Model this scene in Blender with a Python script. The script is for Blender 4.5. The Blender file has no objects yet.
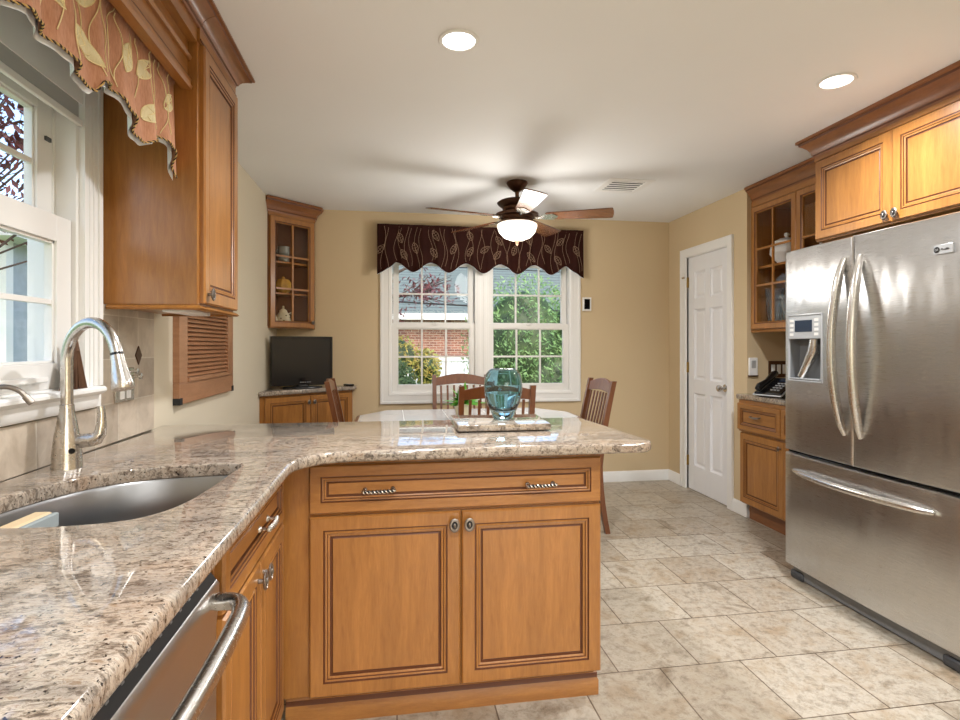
import bpy, bmesh, math, random
from math import sin, cos, pi, radians, sqrt, atan2
from mathutils import Vector, Matrix
random.seed(7)
S = bpy.context.scene
COL = S.collection

# ------------------------------------------------------------------ camera
cam_d = bpy.data.cameras.new('camera')
cam = bpy.data.objects.new('camera', cam_d)
COL.objects.link(cam)
cam.location = (0, 0, 1.245)
cam.rotation_euler = (pi / 2, 0, -0.157)
cam_d.sensor_fit = 'HORIZONTAL'
cam_d.sensor_width = 36.0
cam_d.lens = 36.0 * 552.5 / 960.0
cam_d.shift_y = -14.0 / 960.0
cam_d.clip_start = 0.02
cam_d.clip_end = 200
S.camera = cam

# ------------------------------------------------------------------ world, sun, exposure
world = bpy.data.worlds.new('world')
S.world = world
world.use_nodes = True
wn = world.node_tree
wn.nodes.clear()
wo = wn.nodes.new('ShaderNodeOutputWorld')
wb = wn.nodes.new('ShaderNodeBackground')
sky = wn.nodes.new('ShaderNodeTexSky')
try:
    sky.sky_type = 'NISHITA'
except Exception:
    pass
sky.sun_disc = False
sky.sun_elevation = radians(38)
sky.sun_rotation = radians(160)
sky.air_density = 1.0
sky.dust_density = 2.0
wb.inputs['Strength'].default_value = 0.40
wn.links.new(sky.outputs[0], wb.inputs[0])
wn.links.new(wb.outputs[0], wo.inputs[0])

sun_d = bpy.data.lights.new('sun', 'SUN')
sun_d.energy = 1.3
sun_d.angle = radians(1.5)
sun_d.color = (1, .95, .86)
sun = bpy.data.objects.new('sun', sun_d)
COL.objects.link(sun)
sun.rotation_euler = (radians(48), 0, radians(24))

S.view_settings.view_transform = 'Standard'
S.view_settings.look = 'None'
S.view_settings.exposure = 0.30
S.view_settings.gamma = 1.0
S.view_settings.use_curve_mapping = False
CAN_POWER = 20.0
CAN_COL = (.965, .98, 1.0)
BOWL = 26.0

# ------------------------------------------------------------------ materials
def srgb(r, g, b):
    f = lambda c: (c / 255) / 12.92 if c / 255 <= .04045 else ((c / 255 + .055) / 1.055) ** 2.4
    return (f(r), f(g), f(b), 1)

def base(name, color=(.8, .8, .8, 1), rough=.5, metal=0.0, **kw):
    m = bpy.data.materials.new(name)
    m.use_nodes = True
    n = m.node_tree.nodes
    b = n['Principled BSDF']
    b.inputs['Base Color'].default_value = color
    b.inputs['Roughness'].default_value = rough
    b.inputs['Metallic'].default_value = metal
    for k, v in kw.items():
        b.inputs[k.replace('_', ' ')].default_value = v
    return m, m.node_tree, b

def coords(t, scale=(1, 1, 1), kind='Object', rot=(0, 0, 0)):
    c = t.nodes.new('ShaderNodeTexCoord')
    mp = t.nodes.new('ShaderNodeMapping')
    mp.inputs['Scale'].default_value = scale
    mp.inputs['Rotation'].default_value = rot
    t.links.new(c.outputs[kind], mp.inputs['Vector'])
    return mp.outputs[0]

def noise(t, vec, scale, detail=4, rough=.55, dist=0.0):
    n = t.nodes.new('ShaderNodeTexNoise')
    n.inputs['Scale'].default_value = scale
    n.inputs['Detail'].default_value = detail
    n.inputs['Roughness'].default_value = rough
    n.inputs['Distortion'].default_value = dist
    if vec is not None:
        t.links.new(vec, n.inputs['Vector'])
    return n.outputs['Fac']

def ramp(t, fac, stops, interp='LINEAR'):
    r = t.nodes.new('ShaderNodeValToRGB')
    r.color_ramp.interpolation = interp
    e = r.color_ramp.elements
    while len(e) < len(stops):
        e.new(.5)
    for i, (p, c) in enumerate(stops):
        e[i].position = p
        e[i].color = c
    t.links.new(fac, r.inputs[0])
    return r.outputs[0]

def mix(t, a, b, fac, mode='MIX'):
    m = t.nodes.new('ShaderNodeMix')
    m.data_type = 'RGBA'
    m.blend_type = mode
    for sock, val in ((m.inputs[6], a), (m.inputs[7], b), (m.inputs[0], fac)):
        if isinstance(val, bpy.types.NodeSocket):
            t.links.new(val, sock)
        else:
            sock.default_value = val
    return m.outputs[2]

def bump(t, b, height, strength=.2, dist=.002):
    n = t.nodes.new('ShaderNodeBump')
    n.inputs['Strength'].default_value = strength
    n.inputs['Distance'].default_value = dist
    t.links.new(height, n.inputs['Height'])
    t.links.new(n.outputs[0], b.inputs['Normal'])

def plain(name, c, rough=.5, metal=0.0, **kw):
    m, t, b = base(name, srgb(*c), rough, metal, **kw)
    v = noise(t, coords(t), 40, 2)
    r = t.nodes.new('ShaderNodeMapRange')
    r.inputs[3].default_value = max(0, rough - .04)
    r.inputs[4].default_value = min(1, rough + .04)
    t.links.new(v, r.inputs[0])
    t.links.new(r.outputs[0], b.inputs['Roughness'])
    return m

def wood(name, light, dark, scale=(9, 9, 1.1), rough=.32, blotch=.5, coat=.25):
    m, t, b = base(name, rough=rough)
    b.inputs['Coat Weight'].default_value = coat
    b.inputs['Coat Roughness'].default_value = .18
    v = coords(t, scale)
    g = noise(t, v, 6, 6, .65, .6)
    fine = noise(t, coords(t, (scale[0] * 6, scale[1] * 6, scale[2] * 3)), 8, 3, .6)
    bl = noise(t, coords(t, tuple(.35 * s for s in scale)), 3, 2)
    c1 = ramp(t, g, [(.25, srgb(*dark)), (.75, srgb(*light))])
    mid = tuple((a + d) / 2 for a, d in zip(light, dark))
    c2 = mix(t, c1, srgb(*mid), .35)
    c3 = mix(t, c2, ramp(t, bl, [(.3, (.72, .68, .62, 1)), (.7, (1.12, 1.1, 1.06, 1))]), blotch, 'MULTIPLY')
    c4 = mix(t, c3, ramp(t, fine, [(.3, (.82, .8, .76, 1)), (.7, (1.08, 1.08, 1.08, 1))]), .5, 'MULTIPLY')
    t.links.new(c4, b.inputs['Base Color'])
    bump(t, b, fine, .06, .001)
    return m

MAPLE = wood('maple', (186, 130, 66), (140, 89, 41))
MAPLE_H = wood('maple_rail', (182, 127, 64), (136, 86, 40), scale=(1.1, 9, 9))
CROWNW = wood('maple_crown', (162, 106, 62), (116, 70, 39), scale=(1.1, 1.1, 9))
GLAZE = plain('brown_glaze', (96, 52, 24), .45)
CHERRY = wood('chair_wood', (130, 78, 44), (84, 46, 24), scale=(9, 9, 1.1), rough=.3)
BLADEW = wood('blade_wood', (132, 84, 54), (84, 48, 30), scale=(1.1, 9, 9), rough=.25, coat=.6)
LOUVERW = wood('louver_wood', (184, 136, 102), (150, 106, 76), scale=(1.1, 1.1, 9))
CABIN_SHADE = plain('cabinet_inside_shade', (120, 76, 44), .5)  # maple darkened to carry the shade inside the corner cabinet

def wallpaint(name, c):
    m, t, b = base(name, srgb(*c), .75)
    n = noise(t, coords(t), 180, 3)
    bump(t, b, n, .05, .0008)
    n2 = noise(t, coords(t), 1.3, 2)
    t.links.new(mix(t, srgb(*c), srgb(*[x * .965 for x in c]), n2), b.inputs['Base Color'])
    return m
TAN = wallpaint('tan_paint', (212, 190, 153))
TAN_DAYLIT = wallpaint('tan_paint_daylit', (218, 207, 184))  # same paint as the tan walls, daylight put into a paler tone
CEIL = wallpaint('ceiling_paint', (242, 242, 241))
WHITE = plain('white_trim', (238, 237, 234), .35)
VINYL = plain('white_vinyl', (232, 230, 226), .4)
DOORW = plain('door_white', (236, 236, 238), .4)

def granite():
    m, t, b = base('granite', rough=.06)
    b.inputs['Coat Weight'].default_value = .4
    b.inputs['Coat Roughness'].default_value = .02
    s = noise(t, coords(t, (1.1, 5.6, 3), rot=(0, 0, radians(6))), 3.0, 7, .66, .9)
    f = noise(t, coords(t, (1, 2.0, 1)), 52, 6, .74, .5)
    sp = noise(t, coords(t), 130, 3, .6)
    big = noise(t, coords(t, (1, 2.6, 1)), 3, 4, .6, .6)
    c = ramp(t, s, [(.28, srgb(84, 74, 68)), (.37, srgb(150, 134, 120)), (.44, srgb(206, 196, 184)), (.49, srgb(150, 136, 124)), (.54, srgb(200, 192, 182)), (.60, srgb(150, 136, 122)), (.66, srgb(208, 202, 194)), (.78, srgb(158, 122, 96))])
    c = mix(t, c, ramp(t, f, [(.38, srgb(40, 35, 32)), (.455, srgb(136, 124, 112)), (.53, srgb(212, 206, 196)), (.64, srgb(158, 134, 110))]), .62)
    c = mix(t, c, ramp(t, big, [(.35, srgb(176, 172, 170)), (.5, srgb(244, 240, 234)), (.72, srgb(214, 186, 160))]), .7, 'MULTIPLY')
    c = mix(t, c, srgb(48, 40, 36), ramp(t, sp, [(.33, (1, 1, 1, 1)), (.39, (0, 0, 0, 1))]))
    t.links.new(mix(t, c, srgb(236, 232, 228), 1.0, 'MULTIPLY'), b.inputs['Base Color'])
    return m
GRANITE = granite()

def floor_tile():
    m, t, b = base('floor_tile', rough=.36)
    tw, th = .335, .345
    v = coords(t)
    br = t.nodes.new('ShaderNodeTexBrick')
    br.offset = .5
    br.offset_frequency = 2
    br.inputs['Scale'].default_value = 1.0
    br.inputs['Brick Width'].default_value = tw
    br.inputs['Row Height'].default_value = th
    br.inputs['Mortar Size'].default_value = .0028
    br.inputs['Mortar Smooth'].default_value = .15
    br.inputs['Bias'].default_value = 0
    br.inputs['Color1'].default_value = srgb(190, 183, 170)
    br.inputs['Color2'].default_value = srgb(170, 159, 143)
    br.inputs['Mortar'].default_value = srgb(108, 92, 76)
    t.links.new(v, br.inputs['Vector'])
    n1 = noise(t, coords(t), 5, 9, .72, .5)
    n2 = noise(t, coords(t), 24, 9, .8, .2)
    c = mix(t, br.outputs['Color'], ramp(t, n1, [(.32, srgb(176, 160, 140)), (.48, srgb(250, 248, 244)), (.68, srgb(214, 194, 168))]), .85, 'MULTIPLY')
    c = mix(t, c, ramp(t, n2, [(.36, srgb(160, 148, 132)), (.52, (1, 1, 1, 1))]), .6, 'MULTIPLY')
    t.links.new(c, b.inputs['Base Color'])
    h = t.nodes.new('ShaderNodeMath')
    h.operation = 'SUBTRACT'
    t.links.new(n2, h.inputs[0])
    t.links.new(br.outputs['Fac'], h.inputs[1])
    bump(t, b, h.outputs[0], .22, .002)
    return m
TILE = floor_tile()

def stainless(name, c=(178, 176, 174), rough=.26, streak=(1, 1, 90), amount=.12, bstr=.05, wave=0):
    m, t, b = base(name, srgb(*c), rough, 1.0)
    n = noise(t, coords(t, streak), 14, 4, .6)
    r = t.nodes.new('ShaderNodeMapRange')
    r.inputs[3].default_value = rough - amount * .5
    r.inputs[4].default_value = rough + amount
    t.links.new(n, r.inputs[0])
    t.links.new(r.outputs[0], b.inputs['Roughness'])
    if wave:
        w = noise(t, coords(t, (4, 4, 1.1)), 1.6, 2, .5)
        bump(t, b, w, 1.0, wave)
        b.inputs['Anisotropic'].default_value = .6
        tg = t.nodes.new('ShaderNodeTangent'); tg.direction_type = 'RADIAL'; tg.axis = 'Z'
        t.links.new(tg.outputs[0], b.inputs['Tangent'])
    elif bstr:
        bump(t, b, n, bstr, .0006)
    return m
STEEL = stainless('brushed_steel', (200, 199, 198), .26, wave=.012)
DWSTEEL = stainless('dishwasher_steel', (196, 194, 192), .30, (1, 1, 90))
STEEL_W = stainless('brushed_steel_sink', (146, 146, 146), .30)
NICKEL = stainless('brushed_nickel', (206, 202, 196), .24, (8, 8, 8), .08, 0)
BRONZE = stainless('bronze', (96, 70, 56), .34, (8, 8, 8), .1, 0)
PEWTER = stainless('pewter', (150, 142, 134), .34, (60, 60, 60), .2, 0)
BLACK = plain('black_plastic', (16, 16, 18), .25)
BLACKM = plain('black_matte', (22, 22, 24), .6)
SCREEN = plain('screen_black', (6, 6, 8), .2, Specular_IOR_Level=.15)
GREY = plain('grey_plastic', (120, 122, 124), .4)
DGREY = plain('dark_grey_plastic', (66, 68, 72), .45)
SILVER = plain('silver_plastic', (190, 192, 194), .35, .4)
LCD = plain('lcd', (36, 48, 66), .15)
BRASS = stainless('brass', (176, 150, 90), .3, (20, 20, 20), .1, 0)
CREAM = plain('cream_ceramic', (226, 214, 182), .2)
CERAM = plain('grey_ceramic', (150, 150, 138), .25)
YELLOW = plain('yellow_ceramic', (206, 160, 74), .25)
LEAFP = plain('painted_leaf', (110, 96, 50), .3)
GREEN = plain('leaf_green', (96, 168, 48), .5)
SHADEF = plain('shade_fabric', (176, 176, 174), .8)
LINING = plain('white_lining', (232, 236, 240), .8)
BRISTLE = wood('bristle', (120, 84, 56), (66, 42, 28), scale=(40, 40, 3), rough=.8, coat=0)
SPONGE = plain('sponge_tan', (214, 190, 152), .9)
SCOUR = plain('scour_grey', (150, 158, 158), .9)
TABLE = plain('pale_tile', (208, 206, 204), .12)
GROUTW = plain('pale_grout', (240, 240, 238), .6)

def fabric(name, c1, c2, sheen=.3):
    m, t, b = base(name, rough=.7)
    b.inputs['Sheen Weight'].default_value = sheen
    b.inputs['Specular IOR Level'].default_value = .08
    w = noise(t, coords(t, (1, 1, .18)), 260, 2)
    w2 = noise(t, coords(t), 7, 3)
    c = mix(t, srgb(*c1), srgb(*c2), w)
    t.links.new(mix(t, c, ramp(t, w2, [(.3, (.75, .7, .68, 1)), (.7, (1.1, 1.1, 1.1, 1))]), .6, 'MULTIPLY'), b.inputs['Base Color'])
    bump(t, b, w, .3, .001)
    return m
BROWNF = fabric('brown_fabric', (56, 26, 19), (32, 14, 10), .0)
RUSTF = fabric('rust_fabric', (208, 158, 126), (160, 108, 80), .1)
THREAD = plain('taupe_thread', (150, 122, 98), .6)
CREAMT = plain('cream_thread', (230, 212, 160), .6)
LEAFF = fabric('leaf_applique', (226, 212, 168), (200, 188, 142))
CORDD = plain('dark_cord', (52, 36, 26), .7)
CORDG = plain('gold_cord', (206, 172, 104), .7)

def glassmat(name, tint=(1, 1, 1, 1), refl=.04):
    m = bpy.data.materials.new(name)
    m.use_nodes = True
    t = m.node_tree
    t.nodes.clear()
    o = t.nodes.new('ShaderNodeOutputMaterial')
    a = t.nodes.new('ShaderNodeBsdfTransparent')
    a.inputs[0].default_value = tint
    g = t.nodes.new('ShaderNodeBsdfGlossy')
    g.inputs['Roughness'].default_value = .02
    f = t.nodes.new('ShaderNodeFresnel')
    f.inputs[0].default_value = 1.3
    x = t.nodes.new('ShaderNodeMixShader')
    ge = t.nodes.new('ShaderNodeNewGeometry')
    sb_ = t.nodes.new('ShaderNodeMath'); sb_.operation = 'SUBTRACT'; sb_.inputs[0].default_value = 1.0
    mu = t.nodes.new('ShaderNodeMath'); mu.operation = 'MULTIPLY'
    t.links.new(ge.outputs['Backfacing'], sb_.inputs[1])
    t.links.new(sb_.outputs[0], mu.inputs[0]); t.links.new(f.outputs[0], mu.inputs[1])
    t.links.new(mu.outputs[0], x.inputs[0])
    t.links.new(a.outputs[0], x.inputs[1])
    t.links.new(g.outputs[0], x.inputs[2])
    t.links.new(x.outputs[0], o.inputs[0])
    return m
PANE = glassmat('window_glass')
CABGLASS = glassmat('cabinet_glass')
TEAL, _t, _b = base('teal_glass', (.50, .72, .80, 1), .03, 0, Transmission_Weight=1.0, IOR=1.45)
CRYSTAL, _t, _b = base('crystal', (.86, .92, 1.0, 1), .0, 0, Transmission_Weight=.95, IOR=1.5)
WATER, _t, _b = base('water', (.85, .96, 1, 1), .0, 0, Transmission_Weight=1.0, IOR=1.33)

def emit(name, col, strength):
    m, t, b = base(name, col, .4)
    b.inputs['Emission Color'].default_value = col
    b.inputs['Emission Strength'].default_value = strength
    return m
LENS = emit('lamp_lens', (1, .98, .95, 1), 9)
BOWLM = emit('bowl_glass', (1, .93, .82, 1), .9)

def backsplash_mat():
    m, t, b = base('wall_tile', rough=.35)
    v = coords(t)
    sx = t.nodes.new('ShaderNodeSeparateXYZ')
    t.links.new(v, sx.inputs[0])
    cx = t.nodes.new('ShaderNodeCombineXYZ')
    t.links.new(sx.outputs['Y'], cx.inputs[0])
    t.links.new(sx.outputs['Z'], cx.inputs[1])
    br = t.nodes.new('ShaderNodeTexBrick')
    br.offset = 0
    br.inputs['Scale'].default_value = 1
    br.inputs['Brick Width'].default_value = .15
    br.inputs['Row Height'].default_value = .15
    br.inputs['Mortar Size'].default_value = .0018
    br.inputs['Color1'].default_value = srgb(206, 192, 174)
    br.inputs['Color2'].default_value = srgb(178, 164, 148)
    br.inputs['Mortar'].default_value = srgb(214, 206, 192)
    t.links.new(cx.outputs[0], br.inputs['Vector'])
    n = noise(t, coords(t), 9, 6, .6, .6)
    c = mix(t, br.outputs['Color'], ramp(t, n, [(.3, srgb(200, 194, 188)), (.6, (1, 1, 1, 1))]), .8, 'MULTIPLY')
    t.links.new(c, b.inputs['Base Color'])
    return m
BSPLASH = backsplash_mat()

def striped(name, c1, c2, period, axis='Z', width=.12, rough=.7):
    """siding or shingle courses as thin shadow lines between boards"""
    m, t, b = base(name, rough=rough)
    v = coords(t)
    s = t.nodes.new('ShaderNodeSeparateXYZ')
    t.links.new(v, s.inputs[0])
    a = t.nodes.new('ShaderNodeMath'); a.operation = 'DIVIDE'
    a.inputs[1].default_value = period
    t.links.new(s.outputs[axis], a.inputs[0])
    f = t.nodes.new('ShaderNodeMath'); f.operation = 'FRACT'
    t.links.new(a.outputs[0], f.inputs[0])
    n = noise(t, coords(t), 9, 4)
    c = ramp(t, f.outputs[0], [(width * .5, srgb(*c2)), (width, srgb(*c1))])
    c = mix(t, c, ramp(t, n, [(.3, (.8, .8, .8, 1)), (.7, (1.1, 1.1, 1.1, 1))]), .6, 'MULTIPLY')
    t.links.new(c, b.inputs['Base Color'])
    return m
SIDING = striped('white_siding', (226, 230, 234), (150, 156, 164), .13)
SHINGLE = striped('grey_shingles', (104, 116, 112), (74, 84, 82), .11, 'Z', .3)
FENCEM = striped('white_fence_boards', (232, 234, 238), (176, 180, 186), .16, 'X', .1)

def brickmat():
    m, t, b = base('brick', rough=.8)
    v = coords(t, rot=(radians(90), 0, 0))
    br = t.nodes.new('ShaderNodeTexBrick')
    br.inputs['Scale'].default_value = 1
    br.inputs['Brick Width'].default_value = .22
    br.inputs['Row Height'].default_value = .075
    br.inputs['Mortar Size'].default_value = .008
    br.inputs['Color1'].default_value = srgb(150, 96, 78)
    br.inputs['Color2'].default_value = srgb(112, 66, 54)
    br.inputs['Mortar'].default_value = srgb(176, 160, 146)
    t.links.new(v, br.inputs['Vector'])
    t.links.new(br.outputs['Color'], b.inputs['Base Color'])
    return m
BRICK = brickmat()

def leafmat(name, a, b2):
    m, t, b = base(name, rough=.55)
    n = noise(t, coords(t), 5, 3)
    t.links.new(ramp(t, n, [(.35, srgb(*a)), (.65, srgb(*b2))]), b.inputs['Base Color'])
    b.inputs['Subsurface Weight'].default_value = 0
    return m
HEDGE = leafmat('hedge_leaves', (84, 122, 70), (134, 166, 104))
DARKSH = leafmat('dark_leaves_and_core_shade', (40, 62, 34), (74, 96, 50))
REDLEAF = leafmat('red_leaves', (70, 34, 38), (112, 56, 54))
YELLEAF = leafmat('yellow_leaves', (136, 152, 70), (188, 160, 76))
BARK = wood('bark', (96, 82, 74), (60, 50, 44), scale=(9, 9, 2), rough=.9, coat=0)
GRASS = leafmat('grass', (96, 130, 62), (130, 150, 84))

# ------------------------------------------------------------------ mesh builder
class MB:
    def __init__(s):
        s.v, s.f, s.m = [], [], []
        s.X = None
    def add(s, vs, fs, mat=0):
        o = len(s.v)
        for p in vs:
            p = Vector(p)
            s.v.append(tuple(s.X @ p if s.X else p))
        for f in fs:
            s.f.append([i + o for i in f])
            s.m.append(mat)
        return s
    def box(s, x0, x1, y0, y1, z0, z1, mat=0):
        vs = [(x, y, z) for z in (z0, z1) for x, y in ((x0, y0), (x1, y0), (x1, y1), (x0, y1))]
        return s.add(vs, [(3, 2, 1, 0), (4, 5, 6, 7), (0, 1, 5, 4), (1, 2, 6, 5), (2, 3, 7, 6), (3, 0, 4, 7)], mat)
    def tube(s, pts, r, n=10, mat=0, cap=True, closed=False, flat=1.0):
        pts = [Vector(p) for p in pts]
        k = len(pts)
        rs = list(r) if isinstance(r, (list, tuple)) else [r] * k
        vs = []
        up = None
        for i, p in enumerate(pts):
            if closed:
                d = pts[(i + 1) % k] - pts[i - 1]
            else:
                d = pts[min(i + 1, k - 1)] - pts[max(i - 1, 0)]
            d = d.normalized() if d.length > 1e-9 else Vector((0, 0, 1))
            if up is None:
                up = Vector((0, 0, 1)) if abs(d.z) < .9 else Vector((0, 1, 0))
            a = (up - d * up.dot(d))
            a = a.normalized() if a.length > 1e-6 else d.orthogonal().normalized()
            up = a
            b = d.cross(a)
            for j in range(n):
                t = 2 * pi * j / n
                vs.append(p + (a * cos(t) + b * sin(t) * flat) * rs[i])
        fs = []
        for i in range(k if closed else k - 1):
            i2 = (i + 1) % k
            for j in range(n):
                j2 = (j + 1) % n
                fs.append((i * n + j, i * n + j2, i2 * n + j2, i2 * n + j))
        if cap and not closed:
            fs.append(tuple(range(n))[::-1])
            fs.append(tuple((k - 1) * n + j for j in range(n)))
        return s.add(vs, fs, mat)
    def lathe(s, prof, c=(0, 0, 0), n=32, mat=0, axis='z', sx=1, sy=1, cap=True):
        vs, fs = [], []
        k = len(prof)
        for r, z in prof:
            for j in range(n):
                t = 2 * pi * j / n
                x, y = r * cos(t) * sx, r * sin(t) * sy
                if axis == 'z': p = (x, y, z)
                elif axis == 'y': p = (x, z, y)
                else: p = (z, x, y)
                vs.append((p[0] + c[0], p[1] + c[1], p[2] + c[2]))
        for i in range(k - 1):
            for j in range(n):
                j2 = (j + 1) % n
                fs.append((i * n + j, i * n + j2, (i + 1) * n + j2, (i + 1) * n + j))
        if cap:
            if prof[0][0] > 1e-6: fs.append(tuple(range(n))[::-1])
            if prof[-1][0] > 1e-6: fs.append(tuple((k - 1) * n + j for j in range(n)))
        return s.add(vs, fs, mat)
    def prism(s, poly, a, b, plane='xy', mat=0):
        def P(u, v, w):
            return {'xy': (u, v, w), 'xz': (u, w, v), 'yz': (w, u, v)}[plane]
        n = len(poly)
        vs = [P(u, v, a) for u, v in poly] + [P(u, v, b) for u, v in poly]
        fs = [tuple(range(n))[::-1], tuple(range(n, 2 * n))]
        fs += [(i, (i + 1) % n, n + (i + 1) % n, n + i) for i in range(n)]
        return s.add(vs, fs, mat)
    def rings(s, x0, x1, z0, z1, prof, mats, y=0.0, hole=False, back=True):
        """nested rectangles facing -y; prof = (inset, height)"""
        vs, fs, ms = [], [], []
        for ins, h in prof:
            vs += [(x0 + ins, y - h, z0 + ins), (x1 - ins, y - h, z0 + ins), (x1 - ins, y - h, z1 - ins), (x0 + ins, y - h, z1 - ins)]
        for i in range(len(prof) - 1):
            s.add(vs[4 * i:4 * i + 8], [(j, (j + 1) % 4, 4 + (j + 1) % 4, 4 + j) for j in range(4)], mats[i])
        if not hole:
            k = len(prof) - 1
            s.add(vs[4 * k:], [(0, 1, 2, 3)], mats[-1])
            if back: s.add(vs[:4], [(3, 2, 1, 0)], mats[-1])
        return s
    def moulding(s, prof, path, mat=0, mats=None, side=1):
        """prof (out, z) swept along a mitred 2-D path; out is measured to the right of the path"""
        n = len(path)
        P = [Vector(p) for p in path]
        off = []
        for i in range(n):
            d1 = (P[i] - P[i - 1]).normalized() if i > 0 else None
            d2 = (P[i + 1] - P[i]).normalized() if i < n - 1 else None
            d1 = d1 or d2; d2 = d2 or d1
            n1 = Vector((d1.y, -d1.x)) * side; n2 = Vector((d2.y, -d2.x)) * side
            b = (n1 + n2).normalized()
            off.append(b / max(.3, b.dot(n1)))
        k = len(prof)
        vs = []
        for i in range(n):
            for o, z in prof:
                q = P[i] + off[i] * o
                vs.append((q.x, q.y, z))
        for j in range(k):
            j2 = (j + 1) % k
            fs = [(i * k + j, i * k + j2, (i + 1) * k + j2, (i + 1) * k + j) for i in range(n - 1)]
            o = len(s.v)
            mm = mats[j] if mats else mat
            if j == 0:
                base_o = o
                s.add(vs, fs, mm)
            else:
                for f in fs:
                    s.f.append([q + base_o for q in f]); s.m.append(mm)
        s.f.append([base_o + j for j in range(k)][::-1]); s.m.append(mat)
        s.f.append([base_o + (n - 1) * k + j for j in range(k)]); s.m.append(mat)
        return s

def part(name, mb, mats, parent=None, loc=(0, 0, 0), rot=(0, 0, 0), bevel=0.0, angle=35, subsurf=0, flip=True):
    me = bpy.data.meshes.new(name)
    me.from_pydata(mb.v, [], mb.f)
    if not isinstance(mats, (list, tuple)): mats = [mats]
    for m in mats: me.materials.append(m)
    me.polygons.foreach_set('material_index', [min(i, len(mats) - 1) for i in mb.m])
    if flip:
        bm = bmesh.new(); bm.from_mesh(me)
        bmesh.ops.recalc_face_normals(bm, faces=bm.faces)
        bm.to_mesh(me); bm.free()
    me.polygons.foreach_set('use_smooth', [True] * len(me.polygons))
    me.update()
    me.set_sharp_from_angle(angle=radians(angle))
    o = bpy.data.objects.new(name, me)
    COL.objects.link(o)
    o.location = loc
    o.rotation_euler = rot
    if parent: o.parent = parent
    if bevel:
        b = o.modifiers.new('bevel', 'BEVEL')
        b.width = bevel; b.segments = 2; b.limit_method = 'ANGLE'; b.angle_limit = radians(40)
    if subsurf:
        b = o.modifiers.new('sub', 'SUBSURF'); b.levels = subsurf; b.render_levels = subsurf
    return o

def tag(o, label, cat, group=None):
    o['label'] = label; o['category'] = cat
    if group: o['group'] = group
    return o

def thing(name, label, cat, loc=(0, 0, 0), rotz=0, group=None):
    o = bpy.data.objects.new(name, None)
    o.empty_display_size = .05
    COL.objects.link(o)
    o.location = loc; o.rotation_euler = (0, 0, rotz)
    return tag(o, label, cat, group)

def struct(name, mb, mats, label=None, **kw):
    o = part(name, mb, mats, **kw)
    o['kind'] = 'structure'
    if label: o['label'] = label
    return o

def struct_empty(name, loc, rotz=0, label=None):
    o = bpy.data.objects.new(name, None)
    COL.objects.link(o); o.location = loc; o.rotation_euler = (0, 0, rotz)
    o['kind'] = 'structure'
    if label: o['label'] = label
    return o

def copy_tree(o, parent=None):
    c = o.copy(); COL.objects.link(c); c.parent = parent
    for ch in list(o.children): copy_tree(ch, c)
    return c

def fillet(pts, radii, seg=8):
    out = []
    n = len(pts)
    for i in range(n):
        p = Vector(pts[i]); r = radii[i]
        if r <= 0: out.append((p.x, p.y)); continue
        a = (Vector(pts[i - 1]) - p).normalized(); b = (Vector(pts[(i + 1) % n]) - p).normalized()
        ang = a.angle(b)
        d = r / math.tan(ang / 2)
        c = p + (a + b).normalized() * (r / sin(ang / 2))
        s0, e0 = p + a * d - c, p + b * d - c
        a0 = atan2(s0.y, s0.x); a1 = atan2(e0.y, e0.x)
        da = (a1 - a0 + pi) % (2 * pi) - pi
        for k in range(seg + 1):
            t = a0 + da * k / seg
            out.append((c.x + r * cos(t), c.y + r * sin(t)))
    return out

def offset_poly(pts, d):
    n = len(pts)
    area = sum(pts[i][0] * pts[(i + 1) % n][1] - pts[(i + 1) % n][0] * pts[i][1] for i in range(n))
    sg = 1 if area > 0 else -1
    out = []
    for i in range(n):
        p0, p, p1 = Vector(pts[i - 1]), Vector(pts[i]), Vector(pts[(i + 1) % n])
        d1 = (p - p0).normalized(); d2 = (p1 - p).normalized()
        n1 = Vector((-d1.y, d1.x)) * sg; n2 = Vector((-d2.y, d2.x)) * sg
        b = n1 + n2
        b = b.normalized() if b.length > 1e-6 else n1
        q = p + b * (d / max(.4, b.dot(n1)))
        out.append((q.x, q.y))
    return out

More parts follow.
